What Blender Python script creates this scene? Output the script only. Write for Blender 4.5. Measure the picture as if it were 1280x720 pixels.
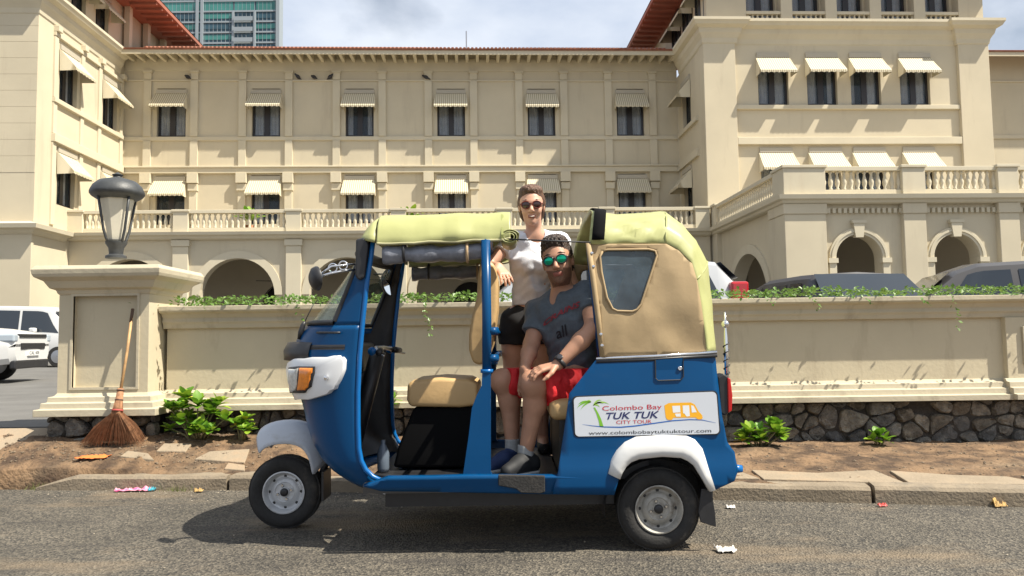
import bpy, bmesh, math, random
import numpy as np
from mathutils import Vector, Matrix, noise as mnoise
random.seed(7); rng = np.random.default_rng(7)
for o in list(bpy.data.objects): bpy.data.objects.remove(o, do_unlink=True)
SC = bpy.context.scene
COL = SC.collection

# ------------------------------------------------------------------ camera
F = 955.0; PITCH = math.atan2(63.0, F); RHO = 0.0138; TH = math.radians(2.55)
CAM = np.array([0, 0, 1.06])
fw = np.array([0, math.cos(PITCH), math.sin(PITCH)]); _r = np.array([1., 0, 0]); _u = np.array([0, -math.sin(PITCH), math.cos(PITCH)])
rt = math.cos(RHO)*_r - math.sin(RHO)*_u; upv = math.sin(RHO)*_r + math.cos(RHO)*_u
cam = bpy.data.cameras.new('camera'); camo = bpy.data.objects.new('camera', cam); COL.objects.link(camo)
cam.sensor_width = 36; cam.lens = F/1280*36; cam.clip_end = 3000; cam.clip_start = .05
mw = Matrix.Identity(4)
for i in range(3): mw[i][0] = rt[i]; mw[i][1] = upv[i]; mw[i][2] = -fw[i]; mw[i][3] = CAM[i]
camo.matrix_world = mw; SC.camera = camo
# ------------------------------------------------------------------ light
SUN = Vector((0.65, -0.26, 1.0)).normalized()
SUN_EL = math.asin(SUN.z); SUN_AZ = math.atan2(SUN.x, SUN.y)
world = bpy.data.worlds.new('World'); SC.world = world; world.use_nodes = True
wn = world.node_tree.nodes; wl = world.node_tree.links; wn.clear()
wo = wn.new('ShaderNodeOutputWorld'); bg = wn.new('ShaderNodeBackground'); sky = wn.new('ShaderNodeTexSky')
sky.sky_type = 'NISHITA'; sky.sun_disc = False; sky.sun_elevation = SUN_EL; sky.sun_rotation = SUN_AZ
sky.air_density = 1.2; sky.dust_density = 2.0; sky.ozone_density = 1.2
bg.inputs[1].default_value = 0.05
tc = wn.new('ShaderNodeTexCoord'); mp = wn.new('ShaderNodeMapping'); mp.inputs['Scale'].default_value = (1.0, 1.0, 2.2)
n1 = wn.new('ShaderNodeTexNoise'); n1.inputs['Scale'].default_value = 2.6; n1.inputs['Detail'].default_value = 9; n1.inputs['Roughness'].default_value = .52; n1.inputs['Distortion'].default_value = .35
cr = wn.new('ShaderNodeValToRGB'); cr.color_ramp.elements[0].position = .29; cr.color_ramp.elements[1].position = .51
cr.color_ramp.elements[0].color = (.18, .18, .18, 1); cr.color_ramp.elements[1].color = (.88, .88, .88, 1)
n2 = wn.new('ShaderNodeTexNoise'); n2.inputs['Scale'].default_value = 6; n2.inputs['Detail'].default_value = 6
cc = wn.new('ShaderNodeValToRGB'); cc.color_ramp.elements[0].position = .3; cc.color_ramp.elements[1].position = .7
cc.color_ramp.elements[0].color = (7.2, 8.2, 10.0, 1); cc.color_ramp.elements[1].color = (11.2, 11.8, 12.7, 1)
mx = wn.new('ShaderNodeMix'); mx.data_type = 'RGBA'
wl.new(tc.outputs['Generated'], mp.inputs[0]); wl.new(mp.outputs[0], n1.inputs['Vector']); wl.new(mp.outputs[0], n2.inputs['Vector'])
wl.new(n1.outputs[0], cr.inputs[0]); wl.new(n2.outputs[0], cc.inputs[0])
wl.new(cr.outputs[0], mx.inputs['Factor']); wl.new(sky.outputs[0], mx.inputs[6]); wl.new(cc.outputs[0], mx.inputs[7])
wl.new(mx.outputs[2], bg.inputs[0]); wl.new(bg.outputs[0], wo.inputs[0])
sl = bpy.data.lights.new('sun', 'SUN'); sl.energy = 5.0; sl.angle = math.radians(.53); sl.color = (1.0, .93, .80)
so = bpy.data.objects.new('sun', sl); COL.objects.link(so); so.rotation_euler = SUN.to_track_quat('Z', 'Y').to_euler(); so.location = (8, -5, 14)
SC.view_settings.view_transform = 'Standard'; SC.view_settings.look = 'None'; SC.view_settings.gamma = 1; SC.view_settings.use_curve_mapping = False
SC.view_settings.exposure = 0.88

# ------------------------------------------------------------------ pixel helpers (directions only; depth comes from the surface named)
def ray(px, py): return fw + (px-640)/F*rt - (py-360)/F*upv
def aY(px, py, Y): d = ray(px, py); return CAM + d*(Y/d[1])
def aZ(px, py, z): d = ray(px, py); return CAM + d*((z-CAM[2])/d[2])
def bdir(px, py):
    d = ray(px, py); c, s = math.cos(-TH), math.sin(-TH); return np.array([d[0]*c-d[1]*s, d[0]*s+d[1]*c, d[2]])
def bl(px, py, y): d = bdir(px, py); return CAM + d*(y/d[1])
def bX(px, py, x): d = bdir(px, py); return CAM + d*(x/d[0])
def proj(p):
    d = np.asarray(p) - CAM; z = d @ fw; return 640 + F*(d @ rt)/z, 360 - F*(d @ upv)/z

# ------------------------------------------------------------------ materials
MATS = {}
def mat(name, col, rough=.6, var=0., scale=4., bump=0., bscale=None, metal=0., coat=0., col2=None, spec=.5, trans=0., alpha=None, wpos=False, stain=None, detail=6, emis=None, sss=0., thr=(.35, .65)):
    if name in MATS: return MATS[name]
    m = bpy.data.materials.new(name); m.use_nodes = True; MATS[name] = m
    nt = m.node_tree; N = nt.nodes; L = nt.links; b = N['Principled BSDF']
    b.inputs['Base Color'].default_value = (*col, 1); b.inputs['Roughness'].default_value = rough; b.inputs['Metallic'].default_value = metal
    b.inputs['Coat Weight'].default_value = coat; b.inputs['Specular IOR Level'].default_value = spec
    b.inputs['Transmission Weight'].default_value = trans
    if coat: b.inputs['Coat Roughness'].default_value = .06
    if sss: b.inputs['Subsurface Weight'].default_value = sss; b.inputs['Subsurface Radius'].default_value = (.012, .005, .003)
    if alpha is not None: b.inputs['Alpha'].default_value = alpha
    if emis: b.inputs['Emission Color'].default_value = (*emis[:3], 1); b.inputs['Emission Strength'].default_value = emis[3]
    if wpos: src = N.new('ShaderNodeNewGeometry').outputs['Position']
    else: src = N.new('ShaderNodeTexCoord').outputs['Object']
    last = None
    if var or col2:
        n = N.new('ShaderNodeTexNoise'); n.inputs['Scale'].default_value = scale; n.inputs['Detail'].default_value = detail; n.inputs['Roughness'].default_value = .6
        L.new(src, n.inputs['Vector'])
        r = N.new('ShaderNodeValToRGB'); r.color_ramp.elements[0].position = thr[0]; r.color_ramp.elements[1].position = thr[1]
        c2 = col2 if col2 else tuple(min(1, c*(1+var)) for c in col); c1 = tuple(c*(1-var) for c in col) if not col2 else col
        r.color_ramp.elements[0].color = (*c1, 1); r.color_ramp.elements[1].color = (*c2, 1)
        L.new(n.outputs[0], r.inputs[0]); last = r.outputs[0]
    if stain:   # (colour, scale xyz, threshold, amount): dirt with its own shape
        scol, sc3, th, amt = stain
        mpn = N.new('ShaderNodeMapping'); mpn.inputs['Scale'].default_value = sc3; L.new(src, mpn.inputs[0])
        n = N.new('ShaderNodeTexNoise'); n.inputs['Scale'].default_value = 1; n.inputs['Detail'].default_value = 8; n.inputs['Roughness'].default_value = .65; L.new(mpn.outputs[0], n.inputs['Vector'])
        r = N.new('ShaderNodeValToRGB'); r.color_ramp.elements[0].position = th; r.color_ramp.elements[1].position = min(1, th+.2)
        r.color_ramp.elements[0].color = (0, 0, 0, 1); r.color_ramp.elements[1].color = (amt, amt, amt, 1); L.new(n.outputs[0], r.inputs[0])
        x = N.new('ShaderNodeMix'); x.data_type = 'RGBA'; L.new(r.outputs[0], x.inputs['Factor'])
        if last: L.new(last, x.inputs[6])
        else: x.inputs[6].default_value = (*col, 1)
        x.inputs[7].default_value = (*scol, 1); last = x.outputs[2]
    if last: L.new(last, b.inputs['Base Color'])
    if bump:
        n = N.new('ShaderNodeTexNoise'); n.inputs['Scale'].default_value = bscale or scale*4; n.inputs['Detail'].default_value = 5; L.new(src, n.inputs['Vector'])
        bp = N.new('ShaderNodeBump'); bp.inputs['Strength'].default_value = bump; bp.inputs['Distance'].default_value = .02
        L.new(n.outputs[0], bp.inputs['Height']); L.new(bp.outputs[0], b.inputs['Normal'])
    return m

CREAM = mat('cream_render', (.54, .475, .345), .85, .05, .35, .08, 3, wpos=True, stain=((.36, .30, .215), (1.1, 1.1, .16), .56, .50))
CREAM2 = mat('cream_trim', (.56, .50, .37), .85, .05, .5, .05, 4, wpos=True, stain=((.46, .38, .27), (1.3, 1.3, .25), .57, .45))
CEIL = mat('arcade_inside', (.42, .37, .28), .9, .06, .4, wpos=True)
WALLP = mat('boundary_wall_paint', (.52, .455, .32), .85, .05, 1.2, .10, 30, wpos=True, stain=((.27, .215, .14), (4.5, 4.5, .9), .56, .50))
WALLT = mat('boundary_wall_trim', (.48, .425, .31), .85, .07, 1.6, .12, 30, wpos=True, stain=((.22, .175, .12), (5, 5, 2.2), .55, .60))
STONE = [mat('stone_%d' % i, c, .92, .38, 16, 1.0, 55, stain=((.30, .27, .20), (16, 16, 16), .54, .6)) for i, c in enumerate([(.125, .12, .11), (.17, .157, .135), (.15, .13, .10), (.22, .20, .165), (.095, .093, .09)])]
MORTAR = mat('stone_backing', (.055, .048, .040), .95, .3, 20, .4)
KERB = mat('kerb_concrete', (.23, .185, .13), .9, .16, 5, .35, 60, wpos=True, stain=((.12, .105, .085), (5, 5, 9), .5, .75))
SLAB = mat('slab_concrete', (.27, .215, .15), .9, .14, 4, .3, 50, wpos=True, stain=((.30, .20, .12), (4, 4, 4), .52, .7))
ROOF = mat('roof_tile', (.26, .10, .06), .8, .2, 3, wpos=True)
SOFFIT = mat('red_soffit', (.33, .125, .08), .8, .1, 1, wpos=True)
FRAMEW = mat('window_frame_dark', (.022, .020, .022), .45)
GLASSW = mat('window_glass', (.06, .085, .11), .06, spec=.8, alpha=.25)
CURT = mat('curtain', (.66, .68, .70), .9, .12, 3)
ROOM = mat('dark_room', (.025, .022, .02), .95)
STEEL = mat('steel', (.45, .45, .46), .35, metal=1)
CHROME = mat('chrome', (.75, .75, .76), .12, metal=1)
BLACKP = mat('black_plastic', (.018, .018, .020), .45, .15, 20)
RUBBER = mat('rubber', (.022, .021, .020), .85, .3, 9, .2, 80, stain=((.12, .10, .08), (7, 7, 7), .56, .5))
BLUE = mat('blue_paint', (.0006, .050, .150), .32, .05, 3, spec=.22, coat=.05, stain=((.05, .085, .13), (3, 3, 6), .60, .30))
BLUE2 = mat('light_blue_trim', (.003, .11, .34), .3, spec=.4)
WHITEP = mat('white_paint', (.62, .62, .61), .35, .03, 4, coat=.3, stain=((.40, .36, .30), (5, 5, 8), .60, .45))
GREYF = mat('grey_fender', (.46, .49, .54), .4, .05, 4, coat=.2, stain=((.28, .26, .23), (6, 6, 9), .58, .5))
HOOD = mat('hood_vinyl', (.37, .378, .155), .45, .06, 2.2, .14, 7, spec=.45, stain=((.36, .35, .14), (3, 3, 3), .58, .5))
TAN = mat('tan_canvas', (.345, .25, .135), .8, .07, 3, .12, 12, stain=((.27, .19, .10), (3, 3, 2), .56, .6))
SEATT = mat('seat_vinyl', (.50, .33, .15), .5, .07, 5, .15, 14)
BLACKC = mat('black_canvas', (.005, .005, .0055), .95, spec=.1)
GREYV = mat('clear_roll', (.16, .17, .20), .28, .3, 9, .4, 18, spec=.6)

# ------------------------------------------------------------------ mesh helpers
class MB:
    def __init__(s): s.v = []; s.f = []
    def add(s, v, f): n = len(s.v); s.v += [tuple(map(float, p)) for p in v]; s.f += [tuple(i+n for i in q) for q in f]; return s
    def box(s, x0, x1, y0, y1, z0, z1):
        return s.add([(x0, y0, z0), (x1, y0, z0), (x1, y1, z0), (x0, y1, z0), (x0, y0, z1), (x1, y0, z1), (x1, y1, z1), (x0, y1, z1)],
                     [(0, 3, 2, 1), (4, 5, 6, 7), (0, 1, 5, 4), (1, 2, 6, 5), (2, 3, 7, 6), (3, 0, 4, 7)])
    def prism(s, poly, y0, y1, ax='y'):   # poly in (x,z), extruded along y (or (y,z) along x, (x,y) along z)
        n = len(poly)
        def P(a, b, t): return (a, t, b) if ax == 'y' else ((t, a, b) if ax == 'x' else (a, b, t))
        v = [P(a, b, y0) for a, b in poly] + [P(a, b, y1) for a, b in poly]
        f = [tuple(range(n)), tuple(reversed(range(n, 2*n)))] + [(i, n+i, n+(i+1) % n, (i+1) % n) for i in range(n)]
        return s.add(v, f)
    def tube(s, path, r, n=8, cap=True):
        path = [Vector(p) for p in path]; m = len(path); rs = r if isinstance(r, (list, tuple)) else [r]*m
        v = []; f = []; prev = None
        for i, p in enumerate(path):
            t = (path[min(i+1, m-1)] - path[max(i-1, 0)]).normalized()
            a = t.orthogonal().normalized() if prev is None else (prev - t*prev.dot(t)).normalized()
            prev = a; b = t.cross(a)
            v += [p + (a*math.cos(2*math.pi*k/n) + b*math.sin(2*math.pi*k/n))*rs[i] for k in range(n)]
        for i in range(m-1):
            for k in range(n): f.append((i*n+k, i*n+(k+1) % n, (i+1)*n+(k+1) % n, (i+1)*n+k))
        if cap: f += [tuple(reversed(range(n))), tuple(range((m-1)*n, m*n))]
        return s.add(v, f)
    def lathe(s, prof, n=16, c=(0, 0, 0), ax='z', cap0=True, cap1=True):   # prof list of (radius, height)
        v = []; f = []; m = len(prof)
        for r, h in prof:
            for k in range(n):
                a = 2*math.pi*k/n; x, y = r*math.cos(a), r*math.sin(a)
                v.append((c[0]+x, c[1]+y, c[2]+h) if ax == 'z' else ((c[0]+x, c[1]+h, c[2]+y) if ax == 'y' else (c[0]+h, c[1]+x, c[2]+y)))
        for i in range(m-1):
            for k in range(n): f.append((i*n+k, i*n+(k+1) % n, (i+1)*n+(k+1) % n, (i+1)*n+k))
        f += ([tuple(reversed(range(n)))] if cap0 else []) + ([tuple(range((m-1)*n, m*n))] if cap1 else [])
        return s.add(v, f)
    def grid(s, rows, closed=False):  # rows of points -> quads
        m, n = len(rows), len(rows[0]); v = [p for r in rows for p in r]; f = []
        for i in range(m-1):
            for k in range(n if closed else n-1): f.append((i*n+k, i*n+(k+1) % n, (i+1)*n+(k+1) % n, (i+1)*n+k))
        return s.add(v, f)
    def sweep(s, prof, path, closed_prof=True):  # path 3D points list, prof (out, up): out = horizontal normal to right of travel
        rows = []; m = len(path); P = [Vector(p) for p in path]
        for i, p in enumerate(P):
            d0 = (P[i]-P[i-1]) if i > 0 else (P[1]-P[0]); d1 = (P[i+1]-P[i]) if i < m-1 else d0
            a = Vector((d0.y, -d0.x, 0)).normalized(); b = Vector((d1.y, -d1.x, 0)).normalized()
            nn = (a+b).normalized(); k = 1/max(.3, nn.dot(a))
            rows.append([p + nn*(o*k) + Vector((0, 0, u)) for o, u in prof])
        s.grid(rows, closed_prof)
        n = len(prof); base = len(s.v) - m*n
        if closed_prof: s.f += [tuple(base+i for i in reversed(range(n))), tuple(base+(m-1)*n+i for i in range(n))]
        return s
    def build(s, name, m, parent=None, smooth=False, bevel=0., fix=True, solid=0., sub=0, sm_angle=None, seg=2):
        me = bpy.data.meshes.new(name); me.from_pydata(s.v, [], s.f)
        if fix or smooth:
            bm = bmesh.new(); bm.from_mesh(me); bmesh.ops.remove_doubles(bm, verts=bm.verts, dist=1e-5)
            if fix: bmesh.ops.recalc_face_normals(bm, faces=bm.faces)
            bm.to_mesh(me); bm.free()
        me.update()
        return link(name, me, m, parent, smooth, bevel, solid, sub, sm_angle, seg)
def link(name, me, m, parent=None, smooth=False, bevel=0., solid=0., sub=0, sm_angle=None, seg=2):
    o = bpy.data.objects.new(name, me); COL.objects.link(o)
    if m is not None:
        for x in (m if isinstance(m, (list, tuple)) else [m]): me.materials.append(x)
    if smooth:
        me.polygons.foreach_set('use_smooth', [True]*len(me.polygons))
        if sm_angle:
            me.update()
            bm = bmesh.new(); bm.from_mesh(me)
            for e in bm.edges:
                if len(e.link_faces) == 2 and e.calc_face_angle(0) > sm_angle: e.smooth = False
            bm.to_mesh(me); bm.free()
    if parent is not None: o.parent = parent; off = parent.get('_off') if parent.type == 'EMPTY' else None
    else: off = None
    if off is not None: o.location = tuple(off)
    if sub: md = o.modifiers.new('s', 'SUBSURF'); md.levels = md.render_levels = sub
    if solid: md = o.modifiers.new('t', 'SOLIDIFY'); md.thickness = solid; md.offset = 0
    if bevel: md = o.modifiers.new('b', 'BEVEL'); md.width = bevel; md.segments = seg; md.limit_method = 'ANGLE'; md.angle_limit = math.radians(35)
    return o
def thing(name, label, cat, loc=(0, 0, 0), rz=0., group=None, absolute=True):
    # Empty at the thing's base; with absolute=True its children are given in scene (or frame) coordinates
    o = bpy.data.objects.new(name, None); COL.objects.link(o); o.location = loc; o.rotation_euler = (0, 0, rz); o.empty_display_size = .2
    o['label'] = label; o['category'] = cat
    if group: o['group'] = group
    if absolute: o['_off'] = [-loc[0], -loc[1], -loc[2]]
    return o
def tag(o, label, cat, group=None, kind=None):
    if label: o['label'] = label
    if cat: o['category'] = cat
    if group: o['group'] = group
    if kind: o['kind'] = kind
    return o
def inst(name, me, parent, loc=(0, 0, 0), rot=(0, 0, 0), scale=(1, 1, 1)):
    o = bpy.data.objects.new(name, me); COL.objects.link(o); o.parent = parent
    off = parent.get('_off') if (parent is not None and parent.type == 'EMPTY') else None
    o.location = Vector(loc) + (Vector(off) if off is not None else Vector()); o.rotation_euler = rot; o.scale = scale
    return o
def mesh_of(mb, m, smooth=False, fix=True):
    o = mb.build('tmp', m, None, smooth, fix=fix); me = o.data; bpy.data.objects.remove(o); return me
def holed_wall(mb, x0, x1, z0, z1, holes, y, depth, tf=lambda x, y, z: (x, y, z)):
    xs = sorted({x0, x1} | {h[0] for h in holes} | {h[1] for h in holes}); zs = sorted({z0, z1} | {h[2] for h in holes} | {h[3] for h in holes})
    for i in range(len(xs)-1):
        for k in range(len(zs)-1):
            cx, cz = (xs[i]+xs[i+1])/2, (zs[k]+zs[k+1])/2
            if any(h[0] < cx < h[1] and h[2] < cz < h[3] for h in holes): continue
            mb.add([tf(xs[i], y, zs[k]), tf(xs[i+1], y, zs[k]), tf(xs[i+1], y, zs[k+1]), tf(xs[i], y, zs[k+1])], [(0, 1, 2, 3)])
    for a, b, c, d in holes:
        q = [(a, c), (b, c), (b, d), (a, d)]
        for i in range(4):
            p, r = q[i], q[(i+1) % 4]
            mb.add([tf(p[0], y, p[1]), tf(p[0], y+depth, p[1]), tf(r[0], y+depth, r[1]), tf(r[0], y, r[1])], [(0, 1, 2, 3)])
def arch_wall(mb, x0, x1, z0, z1, cx, r, zs, y, depth, tf=lambda x, y, z: (x, y, z), n=20):
    def Q(a, b, c, d): mb.add([tf(*a), tf(*b), tf(*c), tf(*d)], [(0, 1, 2, 3)])
    for yy in (y, y+depth):
        Q((x0, yy, z0), (cx-r, yy, z0), (cx-r, yy, z1), (x0, yy, z1)); Q((cx+r, yy, z0), (x1, yy, z0), (x1, yy, z1), (cx+r, yy, z1))
        for i in range(n):
            a, b = math.pi*(1-i/n), math.pi*(1-(i+1)/n)
            Q((cx+r*math.cos(a), yy, zs+r*math.sin(a)), (cx+r*math.cos(b), yy, zs+r*math.sin(b)), (cx+r*math.cos(b), yy, z1), (cx+r*math.cos(a), yy, z1))
    for i in range(n):
        a, b = math.pi*(1-i/n), math.pi*(1-(i+1)/n)
        Q((cx+r*math.cos(a), y, zs+r*math.sin(a)), (cx+r*math.cos(a), y+depth, zs+r*math.sin(a)), (cx+r*math.cos(b), y+depth, zs+r*math.sin(b)), (cx+r*math.cos(b), y, zs+r*math.sin(b)))
    for sx in (-1, 1): Q((cx+sx*r, y, z0), (cx+sx*r, y+depth, z0), (cx+sx*r, y+depth, zs), (cx+sx*r, y, zs))
def archivolt(mb, cx, r0, r1, zs, y0, y1, tf=lambda x, y, z: (x, y, z), n=20, zbot=None):
    rows = []
    for i in range(n+1):
        a = math.pi*(1-i/n); c, s = math.cos(a), math.sin(a)
        rows.append([tf(cx+r0*c, y0, zs+r0*s), tf(cx+r1*c, y0, zs+r1*s), tf(cx+r1*c, y1, zs+r1*s), tf(cx+r0*c, y1, zs+r0*s)])
    mb.grid(rows, True); b = len(mb.v)-4*(n+1); mb.f += [(b, b+1, b+2, b+3), (b+4*n, b+4*n+1, b+4*n+2, b+4*n+3)]
# ------------------------------------------------------------------ ground, road, kerb, verge
KP = [(-14, 6.35), (-3.59, 5.67), (-1.91, 5.55), (1.3, 5.02), (3.05, 4.70), (12, 3.3)]
def ykerb(x): return float(np.interp(x, [p[0] for p in KP], [p[1] for p in KP]))
ZC = .36
def asphalt_mat():
    m = bpy.data.materials.new('asphalt'); m.use_nodes = True; nt = m.node_tree; N = nt.nodes; L = nt.links; b = N['Principled BSDF']
    g = N.new('ShaderNodeNewGeometry').outputs['Position']
    def noise(s, d, r=.6, scale=(1, 1, 1)):
        mp = N.new('ShaderNodeMapping'); mp.inputs['Scale'].default_value = scale; L.new(g, mp.inputs[0])
        n = N.new('ShaderNodeTexNoise'); n.inputs['Scale'].default_value = s; n.inputs['Detail'].default_value = d; n.inputs['Roughness'].default_value = r; L.new(mp.outputs[0], n.inputs['Vector']); return n.outputs[0]
    def ramp(src, a, ca, bb, cb):
        r = N.new('ShaderNodeValToRGB'); r.color_ramp.elements[0].position = a; r.color_ramp.elements[1].position = bb
        r.color_ramp.elements[0].color = (*ca, 1); r.color_ramp.elements[1].color = (*cb, 1); L.new(src, r.inputs[0]); return r.outputs[0]
    def mixc(f, a, c, mode='MIX'):
        x = N.new('ShaderNodeMix'); x.data_type = 'RGBA'; x.blend_type = mode
        if isinstance(f, float): x.inputs['Factor'].default_value = f
        else: L.new(f, x.inputs['Factor'])
        L.new(a, x.inputs[6])
        if isinstance(c, tuple): x.inputs[7].default_value = (*c, 1)
        else: L.new(c, x.inputs[7])
        return x.outputs[2]
    base = ramp(noise(2.2, 8, .62), .3, (.060, .055, .047), .7, (.104, .094, .079))
    v = N.new('ShaderNodeTexVoronoi'); v.inputs['Scale'].default_value = 95; L.new(g, v.inputs['Vector'])
    agg = ramp(v.outputs['Color'], .25, (.45, .45, .45), .95, (2.1, 2.0, 1.8))
    c = mixc(1.0, base, agg, 'MULTIPLY')
    dust = ramp(noise(1.0, 9, .66, (.55, 1.5, 1)), .52, (0, 0, 0), .68, (.75, .75, .75))
    c = mixc(dust, c, (.22, .165, .105))
    dark = ramp(noise(1.0, 6, .6, (.8, 4.2, 1)), .57, (0, 0, 0), .70, (.7, .7, .7))
    c = mixc(dark, c, (.045, .040, .036))
    chip = N.new('ShaderNodeTexVoronoi'); chip.inputs['Scale'].default_value = 38; L.new(g, chip.inputs['Vector'])
    sp = ramp(chip.outputs['Distance'], .04, (.75, .75, .75), .10, (0, 0, 0))
    sel = ramp(noise(30, 2), .62, (0, 0, 0), .66, (1, 1, 1)); c = mixc(mixc(1.0, sp, sel, 'MULTIPLY'), c, (.30, .27, .22))
    L.new(c, b.inputs['Base Color']); b.inputs['Roughness'].default_value = .85
    bp = N.new('ShaderNodeBump'); bp.inputs['Strength'].default_value = .8; bp.inputs['Distance'].default_value = .012
    L.new(v.outputs['Distance'], bp.inputs['Height'])
    bp2 = N.new('ShaderNodeBump'); bp2.inputs['Strength'].default_value = .6; bp2.inputs['Distance'].default_value = .03; L.new(noise(9, 6), bp2.inputs['Height']); L.new(bp.outputs[0], bp2.inputs['Normal'])
    L.new(bp2.outputs[0], b.inputs['Normal']); return m
ASPH = asphalt_mat()
EARTH = mat('earth_ground', (.14, .11, .08), .95, .2, 1, wpos=True)
DIRT = mat('dirt', (.062, .038, .022), .95, scale=5.0, bump=1.0, bscale=34, col2=(.20, .125, .068), wpos=True, detail=10, stain=((.22, .16, .10), (1.6, 3.4, 2), .54, .7), thr=(.40, .60))
YARD = mat('yard_asphalt', (.12, .116, .108), .9, .15, 1.5, .2, 60, wpos=True)
o = MB().box(-700, 700, -300, 1500, -.4, -.02).build('ground', EARTH); tag(o, None, None, kind='structure')
mb = MB(); xs = [-60, -14, -3.59, -1.91, 1.3, 3.05, 12, 60]
mb.grid([[(x, -14, 0) for x in xs], [(x, ykerb(x)+.03, 0) for x in xs]]); o = mb.build('road', ASPH); tag(o, None, None, kind='structure')
# courtyard behind the wall, raised
o = MB().box(-60, 60, 6.62, 80, -.3, ZC).build('courtyard', YARD); tag(o, None, None, kind='structure')
def zwall(x): return float(np.interp(x, [-9, -4.3, -3.7, -1.5, 1, 4, 9], [.345, .345, .325, .285, .19, .145, .13]))
def verge_z(x, y):
    yk = ykerb(x); t = min(1, max(0, (y-yk)/(np.interp(x, [-2.7, -1.5], [6.22, 6.5])-yk))); s = t*t*(3-2*t)
    kt = float(np.interp(x, [-4.4, -3.5], [.015, .095]))
    z = kt + (zwall(x)-kt)*(s if x > -2.8 else t**.8)
    nz = mnoise.fractal(Vector((x*2.3, y*3.1, 1)), 1, 2, 5)*.022 + mnoise.fractal(Vector((x*9, y*9, 4)), 1, 2, 3)*.007
    return z + nz*min(1, t*5+.15)
def on_verge(px, py):
    d = ray(px, py); t = 4.0
    while t < 7.5:
        g = CAM+d*t
        if g[2] <= (verge_z(g[0], g[1]) if g[1] > ykerb(g[0])+.1 else .0): return g
        t += .004
    return g
mb = MB(); X = np.linspace(-9, 9, 430)
rows = []
for j in range(60):
    t = j/59; rows.append([(x, ykerb(x)+.08+(6.56-ykerb(x)-.08)*t, verge_z(x, ykerb(x)+.08+(6.56-ykerb(x)-.08)*t)) for x in X])
mb.grid(rows); mb.grid([[(x, ykerb(x)+.08, -.05) for x in X], rows[0]]); o = mb.build('dirt_verge', DIRT, smooth=True); tag(o, None, None, kind='structure')
# driveway apron of pale concrete left of the gate pillar
mb = MB(); ax = np.linspace(-9, -3.72, 40)
mb.grid([[(x, 5.98+.35*t+.0*x, .25+.13*t - max(0, (x+4.1))*.18*(1-t)) for x in ax] for t in np.linspace(0, 1, 8)] )
mb.grid([[(x, 5.96, 0.05) for x in ax], [(x, 5.98, .25-max(0, (x+4.1))*.18) for x in ax]])
o = mb.build('driveway_apron', SLAB, smooth=False); tag(o, None, None, kind='structure')
# kerb stones, each a piece of the kerb
kerb = MB().box(-3.4, -3.39, 5.75, 5.76, -.05, .0).build('kerb', KERB); tag(kerb, None, None, kind='structure')
x = -3.52; i = 0
while x < 8.5:
    ln = [1.46, .62, .74, 1.02, .95, .97, 1.0, .92][i % 8]; x1 = x+ln
    d = Vector((x1-x, ykerb(x1)-ykerb(x), 0)); L_ = d.length; d.normalize(); nrm = Vector((-d.y, d.x, 0))
    n = 10; h = .10+.004*math.sin(i*2.3); rows = []
    for k in range(n+1):
        s = .012+(L_-.024)*k/n; w = mnoise.noise(Vector((x+s*3, i, 0)))*.006; hh = h+mnoise.noise(Vector((s*5+x, 3, i)))*.006
        if i == 0 and s < .28: hh = .015+(hh-.015)*(s/.28)
        rows.append([Vector((x, ykerb(x), 0))+d*s+nrm*q+Vector((0, 0, z)) for q, z in ((w, -.05), (w+.004, hh*.8), (w+.022, hh), (.15, hh+.004), (.15, -.05))])
    mb = MB(); mb.grid(rows, True); b = 5*n; mb.f += [(0, 1, 2, 3, 4), (b, b+1, b+2, b+3, b+4)]
    k = mb.build('kerb_stone', KERB, kerb, smooth=True, sm_angle=.6); x = x1; i += 1
# pale concrete paving slabs behind the kerb
def slab(poly, zoff=.012, th=.05):
    me = MB(); zs = [verge_z(px, py) for px, py in poly]; z0 = np.mean(zs)+zoff
    A = np.array([[px, py, 1] for px, py in poly]); co = np.linalg.lstsq(A, np.array(zs), rcond=None)[0]
    top = [(px, py, verge_z(px, py)+zoff) for px, py in poly]; n = len(poly)
    me.add(top+[(p[0], p[1], p[2]-th) for p in top], [tuple(range(n)), tuple(reversed(range(n, 2*n)))]+[(i, (i+1) % n, n+(i+1) % n, n+i) for i in range(n)])
    return me.build('paving_slab', SLAB, pav, bevel=.006)
pav = MB().box(2.0, 2.01, 5.05, 5.06, -.05, 0).build('pavement', SLAB); tag(pav, None, None, kind='structure')
for x0, x1, a, b in [(.9, 1.62, .155, .42), (1.64, 2.5, .155, .47), (2.52, 3.3, .155, .45), (3.32, 4.2, .155, .46), (4.22, 5.2, .155, .5), (5.22, 6.2, .155, .5)]:
    slab([(x0, ykerb(x0)+a), (x1, ykerb(x1)+a), (x1-.05, ykerb(x1)+b+random.uniform(-.05, .05)), ((x0+x1)/2, ykerb((x0+x1)/2)+b+random.uniform(-.06, .04)), (x0+.02, ykerb(x0)+b)])
for pts in [[(243, 576), (306, 580), (312, 563), (262, 566)], [(185, 571), (193, 577), (150, 572), (160, 565)], [(280, 588), (306, 590), (306, 583), (285, 580)], [(195, 566), (232, 566), (240, 556), (205, 556)]]:
    q = []
    for px, py in pts:
        g = on_verge(px, py); q.append((g[0], g[1]))
    slab(q, .012)

# ------------------------------------------------------------------ boundary wall
YW = 6.47     # panel face
xw0, xw1 = -2.94, 9.0
wall = thing('boundary_wall', 'long cream rendered wall with moulded cap above a dark stone plinth, behind the three wheeler', 'wall', (3, YW, .15))
MB().box(xw0+.02, xw1, YW, YW+.34, .50, 1.20).build('wall_panel', WALLP, wall)
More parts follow.
